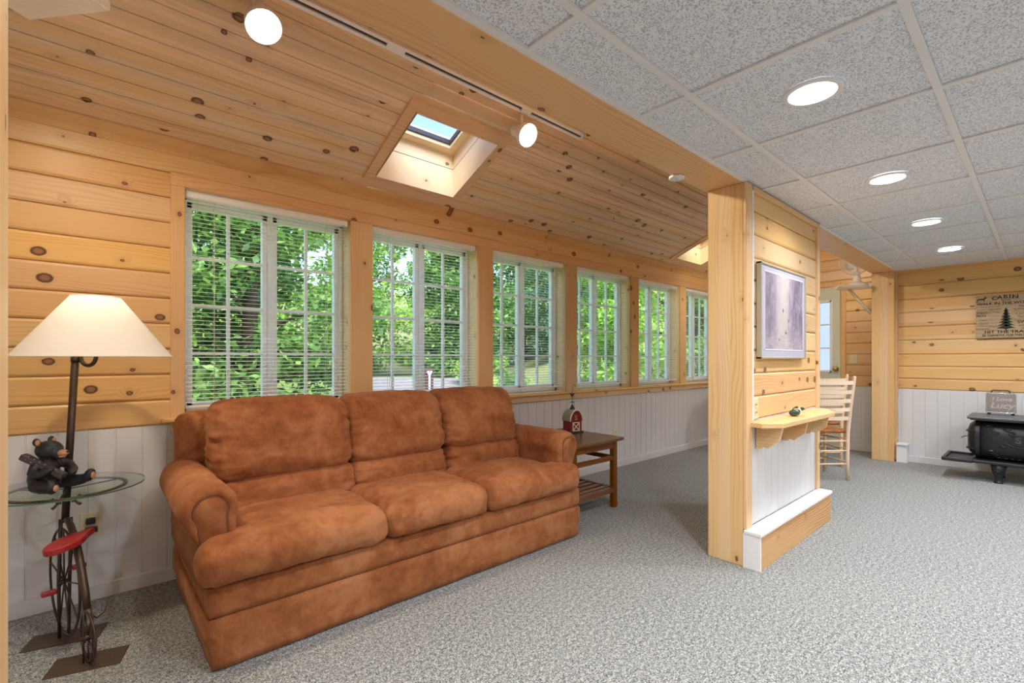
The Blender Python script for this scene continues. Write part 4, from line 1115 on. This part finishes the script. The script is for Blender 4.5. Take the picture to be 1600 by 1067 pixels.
st = thing('wood_stove', 'black cast iron box stove with scroll relief by the far wall', 'stove', (6.24, -.05, 0))
SXc, SR, ZB, ZTp = 6.235, .19, .195, .555
q = MB(); yA, yB_ = .43, -.62
def ring(y, rx, rz, zc, n=40): return [(SXc + rx * (abs(cos(a)) ** .75) * (1 if cos(a) > 0 else -1), y, zc + rz * (abs(sin(a)) ** .75) * (1 if sin(a) > 0 else -1)) for a in [2 * pi * k / n for k in range(n)]]
zc_ = (ZB + ZTp) / 2; rz_ = (ZTp - ZB) / 2
L_ = [(yB_, .9), (yB_ + .02, .97)] + [(yB_ + .05 + (yA - .07 - yB_) * k / 8, 1.0) for k in range(9)]
V = []; n = 40
for y, s_ in L_: V += ring(y, SR * s_, rz_ * s_, zc_)
F = [(i * n + k, i * n + (k + 1) % n, (i + 1) * n + (k + 1) % n, (i + 1) * n + k) for i in range(len(L_) - 1) for k in range(n)]
F += [tuple(range(n)), tuple(range((len(L_) - 1) * n, len(L_) * n))]
q.raw(V, F, True); obj('barrel', q, M['iron'], st, recalc=True)
q = MB()
for y0, y1, s_ in ((yA - .03, yA, 1.03),):
    V = ring(y0, SR * s_, rz_ * s_, zc_) + ring(y1, SR * s_, rz_ * s_, zc_)
    q.raw(V, [(k, (k + 1) % n, n + (k + 1) % n, n + k) for k in range(n)] + [tuple(range(n)), tuple(range(n, 2 * n))], False)
obj('end_ring', q, M['iron'], st, recalc=True)
q = MB(); V = []
for y, s_ in ((yA, .9), (yA + .02, .86), (yA + .045, .72), (yA + .055, .5)): V += ring(y, SR * s_, rz_ * s_, zc_)
q.raw(V, [(i * n + k, i * n + (k + 1) % n, (i + 1) * n + (k + 1) % n, (i + 1) * n + k) for i in range(3) for k in range(n)] + [tuple(range(3 * n, 4 * n))], True)
dr_ = obj('door', q, M['iron'], st, recalc=True)
for z in (zc_ + .07, zc_ - .09): obj('hinge', MB().tube([(SXc - .17, yA + .005, z), (SXc - .10, yA + .06, z), (SXc + .10, yA + .06, z)], .008, 8), M['iron'], dr_)
obj('latch', MB().tube([(SXc + .1, yA + .05, zc_), (SXc + .14, yA + .09, zc_ - .01), (SXc + .16, yA + .12, zc_ - .03)], .007, 8), M['chrome'], dr_)
q = MB(); q.box(6.01, 6.43, -.66, .46, ZTp, ZTp + .012, .004, 1); q.box(5.99, 6.45, -.68, .48, ZTp + .012, ZTp + .036, .008, 2)
obj('cook_top', q, M['iron_top'], st, 'grey iron top plate')
q = MB(); q.box(6.02, 6.45, -.68, .46, .165, .195, .008, 2)
obj('base_pan', q, M['iron'], st)
q = MB(); q.box(5.96, 6.42, .44, .645, .17, .182, .004, 1)
for r_ in ((5.95, 6.43, .625, .65), (5.95, 5.98, .44, .64), (6.40, 6.43, .44, .64)): q.box(r_[0], r_[1], r_[2], r_[3], .17, .20, .006, 2)
obj('ash_lip', q, M['iron'], st)
def cab(x, y, sx):
    q = MB(); P = [(.165, .055, 0), (.13, .05, 0), (.10, .042, -.004), (.06, .03, -.006), (.03, .024, -.004), (.012, .03, 0), (0, .032, .002)]
    V = []; n_ = 12
    for z, r, o in P: V += [(x + sx * o + r * cos(2 * pi * k / n_) * .85, y + r * sin(2 * pi * k / n_), z) for k in range(n_)]
    q.raw(V, [(i * n_ + k, i * n_ + (k + 1) % n_, (i + 1) * n_ + (k + 1) % n_, (i + 1) * n_ + k) for i in range(len(P) - 1) for k in range(n_)] + [tuple(range(n_))[::-1], tuple(range((len(P) - 1) * n_, len(P) * n_))], True)
    q.lathe([(.02, 0), (.02, .006), (.012, .01), (.01, .006), (0, .008)], 16, Matrix.Translation((x - .043, y, .122)) @ Matrix.Rotation(-pi / 2, 4, 'Y'))
    obj('leg', q, M['iron'], st, recalc=True)
for x in (6.075, 6.40):
    for y in (.28, -.5): cab(x, y, -1 if x < 6.2 else 1)
def onb(y, z):                                         # a point on the barrel's camera side
    s_ = min(1, abs((z - zc_) / rz_)); e = .75
    a = math.asin(min(1, s_ ** (1 / e))); return Vector((SXc - SR * (abs(cos(a)) ** e) - .001, y, z))
q = MB()
def curl(y, z, r, d, turns=1.3, n=18, rev=1):
    return [onb(y + d * (r * (1 - k / n * .75)) * cos(rev * turns * 2 * pi * k / n), z + (r * (1 - k / n * .75)) * sin(rev * turns * 2 * pi * k / n)) for k in range(n)]
for y, z, r, d, rv in ((.335, .485, .03, 1, 1), (.30, .455, .02, -1, -1), (.225, .49, .022, 1, -1), (.20, .45, .022, -1, 1), (.24, .345, .022, 1, -1), (.325, .27, .02, 1, 1), (.30, .255, .014, -1, -1), (.05, .49, .025, 1, 1), (-.05, .47, .025, -1, 1)):
    q.tube(curl(y, z, r, d, rev=rv), [.0085 - .0003 * k for k in range(18)], 8)
q.tube([onb(.235, .365), onb(.20, .345), onb(.15, .335), onb(-.3, .335)], .008, 8)
q.tube([onb(.28, .325), onb(.26, .335), onb(.235, .34)], .006, 6)
for k in range(16): q.ell(onb(.28 - .042 * k, .225), (.006, .016, .008), n=2)
obj('scroll_relief', q, M['iron'], st)
q = MB()
for r_ in ((.195, .2, .355, .44), (-.2, -.195, .355, .44), (-.2, .2, .355, .361), (-.2, .2, .434, .44)): q.box(SXc - SR - .012, SXc - SR + .03, *r_)
q.box(SXc - SR - .005, SXc - SR + .03, -.195, .195, .36, .436)
np_ = obj('name_plate', q, M['iron'], st)
obj('letter', MB().add(text_mb('S', .075, .002, Matrix.Translation((SXc - SR - .007, .158, .397)) @ Matrix(((0, 0, -1, 0), (-1, 0, 0, 0), (0, 1, 0, 0), (0, 0, 0, 1))), .002, 1.1)), M['iron_top'], np_)

tn = thing('tin_lunch_box', 'embossed silver tin lunch box standing on the iron stove', 'lunch box', (6.36, .275, .5915))
ZL = .5915
q = MB(); q.box(6.32, 6.40, .178, .378, ZL + .014, ZL + .205, .012, 3)
obj('box_body', q, M['chrome'], tn)
q = MB()
for x in (6.322, 6.398): q.tube([(x, .19, ZL + .02), (x, .366, ZL + .02), (x, .372, ZL + .026), (x, .372, ZL + .193), (x, .366, ZL + .199), (x, .19, ZL + .199), (x, .184, ZL + .193), (x, .184, ZL + .026)], .005, 8, True)
obj('rim', q, M['tin_edge'], tn)
q = MB().tube([(6.36, .34, ZL + .203), (6.36, .338, ZL + .22), (6.36, .33, ZL + .226), (6.36, .23, ZL + .226), (6.36, .222, ZL + .22), (6.36, .22, ZL + .203)], .005, 8)
obj('handle', q, M['black_plastic'], tn)
q = MB()
for x in (6.332, 6.388):
    for y in (.2, .356): q.box(x - .008, x + .008, y - .011, y + .011, ZL, ZL + .016, .003, 1)
obj('feet', q, M['black_plastic'], tn)
ME = lambda y, z: Matrix.Translation((6.3195, y, z)) @ Matrix(((0, 0, -1, 0), (-1, 0, 0, 0), (0, 1, 0, 0), (0, 0, 0, 1)))
q = MB(); q.add(text_mb('I Love', .05, .0022, ME(.272, ZL + .145), .0012, 1.05, shear=.25)); q.add(text_mb('Lucy', .075, .0022, ME(.272, ZL + .085), .0015, 1.1, shear=.25))
obj('embossing', q, M['tin_emboss'], tn)

# ------------------------------------------------------------------ dining corner
def make_chair(label):
    t = thing('ladderback_chair', label, 'chair', (0, 0, 0), 'unfinished ladder back chairs at the dining table')
    hw = .15; bw_ = .165
    for s in (-1, 1):
        obj('rear_leg', MB().tube([(s * hw, -.005, 0), (s * hw, 0, .2), (s * hw * 1.03, 0, .45), (s * bw_, -.03, .75), (s * bw_ * 1.03, -.06, .94), (s * bw_ * 1.03, -.064, .955)], [.014, .016, .017, .016, .014, .009], 12), M['pale_wood'], t, local=True)
        obj('front_leg', MB().tube([(s * .185, .34, 0), (s * .185, .34, .44), (s * .185, .34, .475)], [.013, .016, .012], 12), M['pale_wood'], t, local=True)
    for i, z in enumerate((.57, .65, .73, .81, .895)):
        y0 = -.03 - .0 if z > .7 else -.012
        yy = -.002 - .062 * max(0, (z - .5) / .45)
        P = []
        for k in range(9):
            u = -1 + 2 * k / 8; P.append((u * (hw + .012), yy - .028 * (1 - u * u)))
        V = []
        for x, y in P: V += [(x, y - .005, z - .017), (x, y + .005, z - .017), (x, y + .005, z + .017), (x, y - .005, z + .017)]
        F = [(4 * k + a, 4 * k + (a + 1) % 4, 4 * k + 4 + (a + 1) % 4, 4 * k + 4 + a) for k in range(8) for a in range(4)] + [(0, 1, 2, 3), (35, 34, 33, 32)]
        obj('back_slat', MB().raw(V, F), M['pale_wood'], t, local=True, recalc=True)
    st_ = MB(); st_.prism([(-.15, .0), (.15, .0), (.19, .35), (-.19, .35)], .43, .47, None, .015, True)
    obj('seat', st_, M['rush'], t, 'woven rush seat', local=True)
    q = MB()
    for z in (.15, .27, .36):
        q.tube([(-.15, 0, z), (.15, 0, z)], .008, 8); q.tube([(-.185, .34, z - .02), (.185, .34, z - .02)], .008, 8)
        for s in (-1, 1): q.tube([(s * .15, 0, z + .02), (s * .185, .34, z + .0)], .008, 8)
    obj('stretcher', q, M['pale_wood'], t, local=True)
    return t
ch = make_chair('pale ladder back chair with rush seat, nearer the partition, its back to the room')
def aim(o, r_, l_):                                      # put the two rear legs on two floor points
    mid_ = (Vector(r_) + Vector(l_)) / 2; d_ = Vector(r_) - Vector(l_)
    o.location = (mid_.x, mid_.y, 0); o.rotation_euler = (0, 0, math.atan2(d_.y, d_.x))
aim(ch, (5.205, 1.207), (4.96, 1.40))
c2 = copy_tree(ch); c2['label'] = 'pale ladder back chair with rush seat, half hidden behind another chair'
aim(c2, (5.80, 1.40), (5.56, 1.60))
dt = thing('dining_table', 'round pale topped pedestal dining table behind the ladder back chairs', 'table', (6.0, 2.2, 0))
mt = Matrix.Translation((6.0, 2.2, 0))
obj('table_top', MB().lathe([(0, .72), (.49, .72), (.5, .73), (.5, .738), (.495, .745), (0, .745)], 56, mt), M['pale_wood'], dt)
obj('apron', MB().lathe([(.41, .65), (.43, .65), (.43, .72), (.41, .72)], 48, mt, True), M['orange_wood'], dt)
obj('pedestal', MB().lathe([(.06, .1), (.085, .14), (.06, .25), (.05, .45), (.075, .6), (.09, .72)], 28, mt), M['orange_wood'], dt)
for k in range(4):
    a = R(220 + 90 * k); q = MB(); d_ = Vector((cos(a), sin(a), 0))
    q.tube([mt.translation + d_ * .04 + Vector((0, 0, .2)), mt.translation + d_ * .25 + Vector((0, 0, .15)), mt.translation + d_ * .45 + Vector((0, 0, .075)), mt.translation + d_ * .58 + Vector((0, 0, .022))], [.045, .045, .036, .022], 10, flat=.6)
    obj('foot', q, M['orange_wood'], dt)

# shelf boards bracketed off the posts at 45 degrees, with a desk fan on the far one
fs = thing('corner_shelf', 'pale wood bracket shelf on the sunroom side of the far post', 'shelf', (6.4, 1.4, 1.9))
obj('shelf_board', MB().prism([(6.53, BY1 + .002), (6.54, 1.52), (6.34, 1.60), (6.10, 1.50), (6.40, BY1 + .002)], 1.895, 1.92, None, .004), M['pine_blade'], fs)
obj('brace', MB().tube([(6.52, BY1 + .012, 1.62), (6.38, 1.47, 1.893)], .018, 4), M['pine_blade'], fs)
ns = thing('corner_shelf', 'underside of a pale wood shelf board high up beside the near post', 'shelf', (-.1, 1.4, 1.9))
obj('shelf_board', MB().prism([(-.1, 1.577), (.039, 1.414), (-.11, 1.285), (-.29, BY1 - .008), (-.29, 1.42)], 1.9, 1.925, None, .003), M['pine_blade'], ns)
obj('cleat', MB().box(-.285, -.115, BY1 - .016, BY1 + .01, 1.86, 1.899, .002, 1), M['pine_blade'], ns)
df = thing('desk_fan', 'white desk fan with wire cage on the shelf by the far post', 'fan', (6.39, 1.40, 1.9205))
o_ = Vector((6.39, 1.40, 1.92)); mf = Matrix.Translation(o_)
obj('fan_base', MB().lathe([(0, 0), (.105, 0), (.108, .008), (.095, .022), (.06, .036), (.042, .052), (.036, .09), (.028, .15), (.02, .158), (0, .16)], 36, mf), M['fan_white'], df)
fc = o_ + Vector((-.05, .01, .262)); fd = Vector((-.80, -.45, .12)).normalized()
mfan = Matrix.Translation(fc) @ fd.to_track_quat('Z', 'Y').to_matrix().to_4x4()
obj('neck', MB().tube([o_ + Vector((0, 0, .15)), o_ + Vector((0, 0, .2)), fc - fd * .10], .014, 10), M['fan_white'], df)
obj('motor', MB().lathe([(0, -.15), (.04, -.145), (.05, -.12), (.05, -.06), (.03, -.04), (0, -.04)], 24, mfan), M['fan_white'], df)
q = MB()
for z, r in ((.055, .05), (.05, .085), (.025, .132), (0, .142), (-.04, .135), (-.06, .09)):
    q.tube([mfan @ Vector((r * cos(2 * pi * k / 40), r * sin(2 * pi * k / 40), z)) for k in range(40)], .0028 if z != 0 else .004, 5, True)
for k in range(28):
    a = 2 * pi * k / 28; q.tube([mfan @ Vector((r * cos(a), r * sin(a), z)) for r, z in ((.03, .058), (.085, .05), (.132, .025), (.142, 0), (.135, -.04), (.09, -.06), (.045, -.068))], .0011, 4)
obj('wire_cage', q, M['cord'], df)
obj('cage_badge', MB().lathe([(0, .074), (.046, .07), (.054, .06), (0, .056)], 28, mfan), M['cream'], df)
q = MB()
for k in range(4):
    a = R(90 * k + 20); V = []
    for r in (.02, .06, .1, .12):
        for t_ in (-1, 0, 1):
            aa = a + t_ * .42 * min(1, r / .05); V.append(mfan @ Vector((r * cos(aa), r * sin(aa), -.01 + .014 * t_)))
    q.raw(V, [(3 * i + j, 3 * i + j + 1, 3 * i + j + 4, 3 * i + j + 3) for i in range(3) for j in range(2)], True)
obj('fan_blades', q, M['clear'], df)

# ------------------------------------------------------------------ lights
def make_can(x, y, label, group):
    t = thing('recessed_light', label, 'light', (x, y, CZ), group)
    obj('trim_ring', MB().lathe([(.072, -.0), (.096, -.003), (.094, -.007), (.076, -.009), (.071, -.004)], 40, None, True), M['white'], t, local=True)
    obj('reflector', MB().lathe([(.0725, -.004), (.074, .01), (.07, .07), (.05, .10), (0, .105)], 40), M['white'], t, local=True)
    obj('bulb', MB().lathe([(0, .035), (.035, .037), (.05, .048), (.048, .06), (.03, .10), (0, .102)], 32), M['bulb'], t, local=True)
    L = bpy.data.lights.new('downlight', 'AREA'); L.shape = 'DISK'; L.size = .12; L.energy = DOWN_W; L.color = WARM; L.spread = R(170)
    lo = bpy.data.objects.new('downlight', L); COL.objects.link(lo); lo.parent = t; lo.location = (0, 0, .02)
    return t
PLC = {1: 'first counted from the camera', 3: 'second counted from the camera', 5: 'third counted from the camera', 7: 'fourth counted from the camera'}
c0 = None
for (x, y) in CANS:
    seen = [k for k in (1, 3, 5, 7) if abs(x - (1.326 + .6096 * k)) < .05 and abs(y - .556) < .05]
    lb_ = 'round white recessed light in the tiled ceiling, %s' % PLC[seen[0]] if seen else 'recessed ceiling light added out of view to brighten the room'  # unseen cans are added fittings that raise the room's brightness
    if c0 is None: c0 = make_can(x, y, lb_, 'recessed ceiling lights')
    else:
        c = c0.copy(); COL.objects.link(c); c.location = (x, y, CZ); c['label'] = lb_
        for chd in list(c0.children):
            d_ = chd.copy(); COL.objects.link(d_); d_.parent = c
    tgt = c0 if c0.location.xy == Vector((x, y)) else c
    tgt['group'] = 'recessed ceiling lights in view' if seen else 'added recessed ceiling lights out of view'
# track with two spots
TY_ = 2.003; ZT_ = cz(TY_)
tr = thing('track_rail', 'white track lighting rail on the pine ceiling beside the beam', 'light track', (1.2, TY_, ZT_))
RT = Matrix.Translation((0, TY_, ZT_)) @ Matrix.Rotation(-math.atan(SL), 4, 'X')
for x0, x1 in ((-.2, 1.03), (1.10, 2.39)):
    q = MB(); q.box(x0, x1, -.023, -.008, -.022, .006, mat=RT); q.box(x0, x1, .008, .023, -.022, .006, mat=RT); q.box(x0, x1, -.023, .023, -.004, .006, mat=RT); q.box(x1 - .012, x1, -.023, .023, -.022, .006, mat=RT)
    obj('rail', q, M['white'], tr)
    obj('slot', MB().box(x0, x1 - .013, -.008, .008, -.012, -.005, mat=RT), M['black_metal'], tr)
obj('joiner', MB().box(1.02, 1.11, -.023, .023, -.023, .004, .002, 1, RT), M['white'], tr)
def spot(x, bulb, label, aimv):
    t = thing('track_spotlight', label, 'spotlight', (x, TY_, ZT_ - .02), 'spotlights on the track')
    bc = Vector(bulb); aim_ = Vector(aimv).normalized()
    mt = Matrix.Translation(bc) @ aim_.to_track_quat('-Z', 'Y').to_matrix().to_4x4()
    obj('adapter', MB().box(-.02, .05, -.013, .013, -.034, -.023, .002, 1, Matrix.Translation((x, 0, 0)) @ RT), M['white'], t)
    obj('stem', MB().tube([(x, TY_ + .01, ZT_ - .04), (x + .004, TY_ + .01, ZT_ - .085), (x + .002, TY_, ZT_ - .1), mt @ Vector((0, 0, .10))], .008, 8), M['white'], t)
    obj('housing', MB().lathe([(0, .135), (.03, .133), (.036, .12), (.037, .08), (.045, .065), (.062, .03), (.066, -.004), (.063, -.004), (.058, .028), (.02, .06), (0, .06)], 36, mt), M['white'], t)
    obj('bulb', MB().lathe([(.02, .05), (.05, .022), (.0585, .004), (.05, -.003), (.0, -.007)], 36, mt), M['spot_bulb'], t)
    L = bpy.data.lights.new('spot_beam', 'SPOT'); L.energy = SPOT_W; L.spot_size = R(130); L.spot_blend = .8; L.shadow_soft_size = .05; L.color = (1, .84, .62)
    lo = bpy.data.objects.new('spot_beam', L); COL.objects.link(lo); lo.parent = t
    lo.location = bc + aim_ * .012 - Vector((x, TY_, ZT_ - .02)); lo.rotation_euler = aim_.to_track_quat('-Z', 'Y').to_euler()
spot(.47, (.500, 1.975, 2.372), 'white track spotlight lit above the first window, at the top of the picture', (.05, -.55, -.82))
spot(1.87, (1.885, 1.975, 2.392), 'white track spotlight lit beside the skylight', (.05, -1.25, -.82))
cp = thing('ceiling_cover', 'small round white cover plate under the edge of the beam near the partition post', 'cover plate', (2.285, 1.275, 2.057))
obj('disc', MB().lathe([(0, -.012), (.036, -.012), (.04, -.008), (.04, 0), (0, 0)], 28), M['white'], cp, local=True)
obj('screws', MB().ell((-.012, -.004, -.0125), (.003, .003, .001), n=1).ell((.012, .004, -.0125), (.003, .003, .001), n=1), M['black_metal'], cp, local=True)
spot(-.14, (-.13, 1.98, 2.392), 'added white track spotlight above the floor lamp, out of view over the picture edge', (.1, .25, -.8))  # added out of view to brighten the lamp corner
t2 = thing('track_rail', 'added short white track rail on the pine ceiling hidden by the partition', 'light track', (4.75, TY_, ZT_))  # unseen rail added to carry the extra dining-end spotlight
q = MB(); q.box(4.35, 5.15, -.018, -.008, -.022, .006, mat=RT); q.box(4.35, 5.15, .008, .018, -.022, .006, mat=RT); q.box(4.35, 5.15, -.018, .018, -.004, .006, mat=RT)
obj('rail', q, M['white'], t2); obj('slot', MB().box(4.36, 5.14, -.008, .008, -.012, -.005, mat=RT), M['black_metal'], t2)
spot(4.75, (4.77, 1.975, 2.392), 'added white track spotlight on the short rail hidden by the partition, aimed at the door', (.8, .05, -.55))  # unseen lamp added to brighten the door wall and dining corner
# shade lamp
L = bpy.data.lights.new('shade_light', 'POINT'); L.energy = SHADE_W; L.shadow_soft_size = .03; L.color = (1, .88, .70)
lo = bpy.data.objects.new('shade_light', L); COL.objects.link(lo); lo.location = (SH.x, SH.y, 1.285)
lo.parent = la; lo.location = Vector((SH.x, SH.y, 1.285 + .03)) - la.location

# ================================================================== OUTSIDE
GZ = -.25
gr = MB(); V = []; NX, NY = 50, 30
for i in range(NX + 1):
    for j in range(NY + 1):
        x = -14 + 60 * i / NX; y = WY + .2 + 40 * j / NY
        hl = .85 * sst(y, 5, 11) + sst(x - y * .75, 1.5, 9) * sst(y, 6, 14) * 3.2 + sst(y, 14, 30) * 5
        V.append((x, y, GZ + hl + .12 * noise.noise(Vector((x * .4, y * .4, 0))) * sst(y, 4, 7)))
gr.raw(V, [(i * (NY + 1) + j, (i + 1) * (NY + 1) + j, (i + 1) * (NY + 1) + j + 1, i * (NY + 1) + j + 1) for i in range(NX) for j in range(NY)], True)
def gh(x, y): return GZ + .85 * sst(y, 5, 11) + sst(x - y * .75, 1.5, 9) * sst(y, 6, 14) * 3.2 + sst(y, 14, 30) * 5 + .12 * noise.noise(Vector((x * .4, y * .4, 0))) * sst(y, 4, 7)
struct('ground', gr, M['litter'], 'sloping ground of leaf litter outside the windows', 'ground')
def patch(name, x_of, y0, y1, lift, mat, label, cat):
    V, n, m_ = [], 16, 12
    for j in range(n + 1):
        y = y0 + (y1 - y0) * j / n; xa, xb = x_of(y)
        for i in range(m_ + 1): x = xa + (xb - xa) * i / m_; V.append((x, y, gh(x, y) + lift))
    tag(obj(name, MB().raw(V, [(j * (m_ + 1) + i, j * (m_ + 1) + i + 1, (j + 1) * (m_ + 1) + i + 1, (j + 1) * (m_ + 1) + i) for j in range(n) for i in range(m_)], True), mat), label, cat, None, 'structure')
patch('lawn', lambda y: (-6, 9), 3.3, 12.6, .03, M['lawn'], 'mown lawn rising outside the windows', 'lawn')
patch('driveway', lambda y: (3.2 + (y - 7.6) * .45, 5.4 + (y - 7.6) * .75), 7.6, 10.8, .06, M['asphalt'], 'grey driveway seen through the second window', 'driveway')
def leaf_cloud(n, blobs, size, rd):
    vs, fs = [], []
    for _ in range(n):
        (cx, cy, cz2), (rx, ry, rz) = blobs[rd.randrange(len(blobs))]
        th = rd.uniform(0, 2 * pi); u = rd.uniform(-1, 1); r = rd.random() ** .45
        s = math.sqrt(1 - u * u); p = Vector((cx + rx * r * s * cos(th), cy + ry * r * s * sin(th), cz2 + rz * r * u))
        a = Vector((rd.gauss(0, 1), rd.gauss(0, 1), rd.gauss(-.3, .6))).normalized(); nn = Vector((rd.gauss(0, .7), rd.gauss(0, .7), 1)).normalized()
        b2 = a.cross(nn).normalized(); L_ = size * rd.uniform(.6, 1.3); k = len(vs)
        m_ = p + a * L_ * .5
        vs += [p, m_ + b2 * L_ * .26 + nn * L_ * .05, p + a * L_, m_ - b2 * L_ * .26 + nn * L_ * .05]
        fs += [(k, k + 1, k + 2), (k, k + 2, k + 3)]
    return vs, fs
def tree_proto(seed, h, spread, nleaf, size, leaf, trunk_r):
    rd = random.Random(seed); t = thing('tree', 'x', 'tree')
    tk = MB(); tk.tube([(0, 0, -.2), (.05, .02, h * .35), (.0, .08, h * .7), (.04, .05, h * .95)], [trunk_r * 1.2, trunk_r, trunk_r * .6, trunk_r * .2], 8)
    blobs = []
    for k in range(26):
        z = h * (.06 + .92 * k / 26); a = k * 2.4 + rd.random(); rr = spread * (.95 - .6 * abs(k / 26 - .35)) * rd.uniform(.3, .95)
        p = (rr * cos(a), rr * sin(a), z); blobs.append((p, (spread * .42, spread * .42, h * .075)))
        tk.tube([(0, .03, max(.1, z - h * .08)), (p[0] * .5, p[1] * .5, z - h * .02), p], [trunk_r * .35, trunk_r * .22, trunk_r * .08], 5)
    obj('trunk', tk, M['bark'], t, local=True)
    vs, fs = leaf_cloud(nleaf, blobs, size, rd)
    me = bpy.data.meshes.new('foliage'); me.from_pydata(vs, [], fs); me.materials.append(leaf)
    f = bpy.data.objects.new('foliage', me); COL.objects.link(f); f.parent = t
    return t
protos = [tree_proto(1, 4.4, 1.45, 13000, .13, M['leaf_a'], .09), tree_proto(2, 4.2, 1.4, 12000, .12, M['leaf_b'], .06), tree_proto(3, 4.8, 1.35, 13000, .11, M['leaf_c'], .11)]
SPOTS = [(-.6, 7.6, 2), (1.7, 7.6, 0), (2.8, 12.6, 1), (8.2, 11.4, 0), (9.3, 6.6, 1), (12.2, 10.8, 2), (13.2, 6.8, 0), (15.2, 10.8, 1), (17.2, 7.0, 2), (19.4, 10.8, 0), (21.6, 7.4, 1), (-.4, 12.8, 0), (1.6, 16.4, 2), (5.9, 13.4, 1), (10.2, 15.4, 1), (14, 15, 0), (18.5, 15.2, 2), (24, 11.5, 0)]
KIND = ('mid green leafy tree', 'bright yellow-green leafy tree', 'blue-green narrow tree')
rd = random.Random(5); used = set()
LC = {}
def uniq(s):
    LC[s] = LC.get(s, 0) + 1
    return s if LC[s] == 1 else s + (', second from the lamp', ', third from the lamp', ', fourth')[LC[s] - 2]
def where(x, y):
    k = x / y
    wn_ = 'first' if k < .42 else 'second' if k < .78 else 'third' if k < 1.12 else 'fourth' if k < 1.45 else 'fifth' if k < 1.8 else 'sixth'
    dist = 'standing close' if y < 7.5 else 'midway back' if y < 10.2 else 'far back'
    return '%s outside, seen through the %s window' % (dist, wn_)
for i, (x, y, k) in enumerate(SPOTS):
    o = protos[k] if k not in used else copy_tree(protos[k]); used.add(k)
    o.location = (x, y, gh(x, y)); o.rotation_euler = (0, 0, rd.uniform(0, 6.28)); s_ = rd.uniform(.9, 1.15) * (1 if y < 9.8 else 1.22); o.scale = (s_, s_, s_)
    o['label'] = uniq('%s %s' % (KIND[k], where(x, y))); o['group'] = 'trees outside the windows'
def shrub(seed, leaf, n=2600, size=.075):
    rd_ = random.Random(seed); t = thing('shrub', 'x', 'shrub')
    st2 = MB()
    for k in range(6):
        a = k * 1.05; st2.tube([(0, 0, -.1), (.15 * cos(a), .15 * sin(a), .3), (.35 * cos(a), .35 * sin(a), .7)], [.015, .011, .005], 5)
    obj('stems', st2, M['bark'], t, local=True)
    vs, fs = leaf_cloud(n, [((rd_.uniform(-.4, .4), rd_.uniform(-.4, .4), rd_.uniform(.2, .8)), (.32, .32, .26)) for _ in range(9)], size, rd_)
    me = bpy.data.meshes.new('foliage'); me.from_pydata(vs, [], fs); me.materials.append(leaf)
    f = bpy.data.objects.new('foliage', me); COL.objects.link(f); f.parent = t
    return t
sp0 = [shrub(11, M['leaf_a']), shrub(12, M['leaf_b'])]; used = set()
for i, (x, y, k, s_) in enumerate([(-.5, 4.6, 0, 1.0), (.6, 4.6, 1, .8), (2.35, 4.75, 0, .8), (-1.6, 5.6, 1, 1.0), (6.5, 7.1, 0, .9), (7.0, 9.0, 1, .9), (6.2, 5.6, 0, .9), (11.0, 5.0, 1, 1.1), (11.0, 8.2, 0, 1.1), (15.2, 5.4, 0, 1.2), (19.4, 7.2, 1, 1.2), (13.1, 4.4, 1, .9)]):
    o = sp0[k] if k not in used else copy_tree(sp0[k]); used.add(k)
    o.location = (x, y, gh(x, y)); o.scale = (s_, s_, s_); o.rotation_euler = (0, 0, i * 1.3)
    o['label'] = uniq('%s low shrub outside, %s' % (('dark green', 'bright green')[k], where(x, y).split(', ', 1)[1])); o['group'] = 'shrubs outside the windows'
bp = thing('yard_post', 'dark brown box post with a white pipe beside the driveway, seen through the second window', 'post', (5.53, 9.0, gh(5.53, 9.0)))
obj('post_box', MB().box(-.11, .11, -.11, .11, -.1, .55, .01, 1), M['brown_post'], bp, local=True)
obj('pipe', MB().tube([(-.02, -.15, -.1), (-.02, -.15, .4), (-.06, -.15, .48)], .026, 8).tube([(-.02, -.15, .38), (.03, -.15, .48)], .022, 8), M['white'], bp, local=True)
rk = thing('boulder', 'grey boulder lying outside below the first window', 'boulder', (1.5, 5.35, gh(1.5, 5.35)))
q = MB(); q.ell((0, 0, .2), (.4, .3, .42), n=4); displace(q, lambda c: .10 * noise.noise(c * 3)); obj('rock', q, M['stone'], rk, local=True)
sd = thing('shed', 'blue-grey clad building outside beyond the glazed door', 'building', (9.6, 0, GZ))
q = MB()
for k in range(22): q.box(9.58, 9.6, -3.65 + .3 * k, -3.65 + .3 * k + .285, GZ, 3.4, .006, 1)
q.box(9.6, 12.5, -3.65, 2.95, GZ, 3.4)
obj('cladding', q, M['siding'], sd)
obj('roof', MB().box(9.3, 12.8, -3.9, 3.2, 3.4, 3.5), M['iron_top'], sd)
struct('ground_yard', MB().box(DX + .1, 16, -6, WY + .19, GZ - .1, GZ + .02), M['asphalt'], 'paved yard outside the glazed door', 'ground')
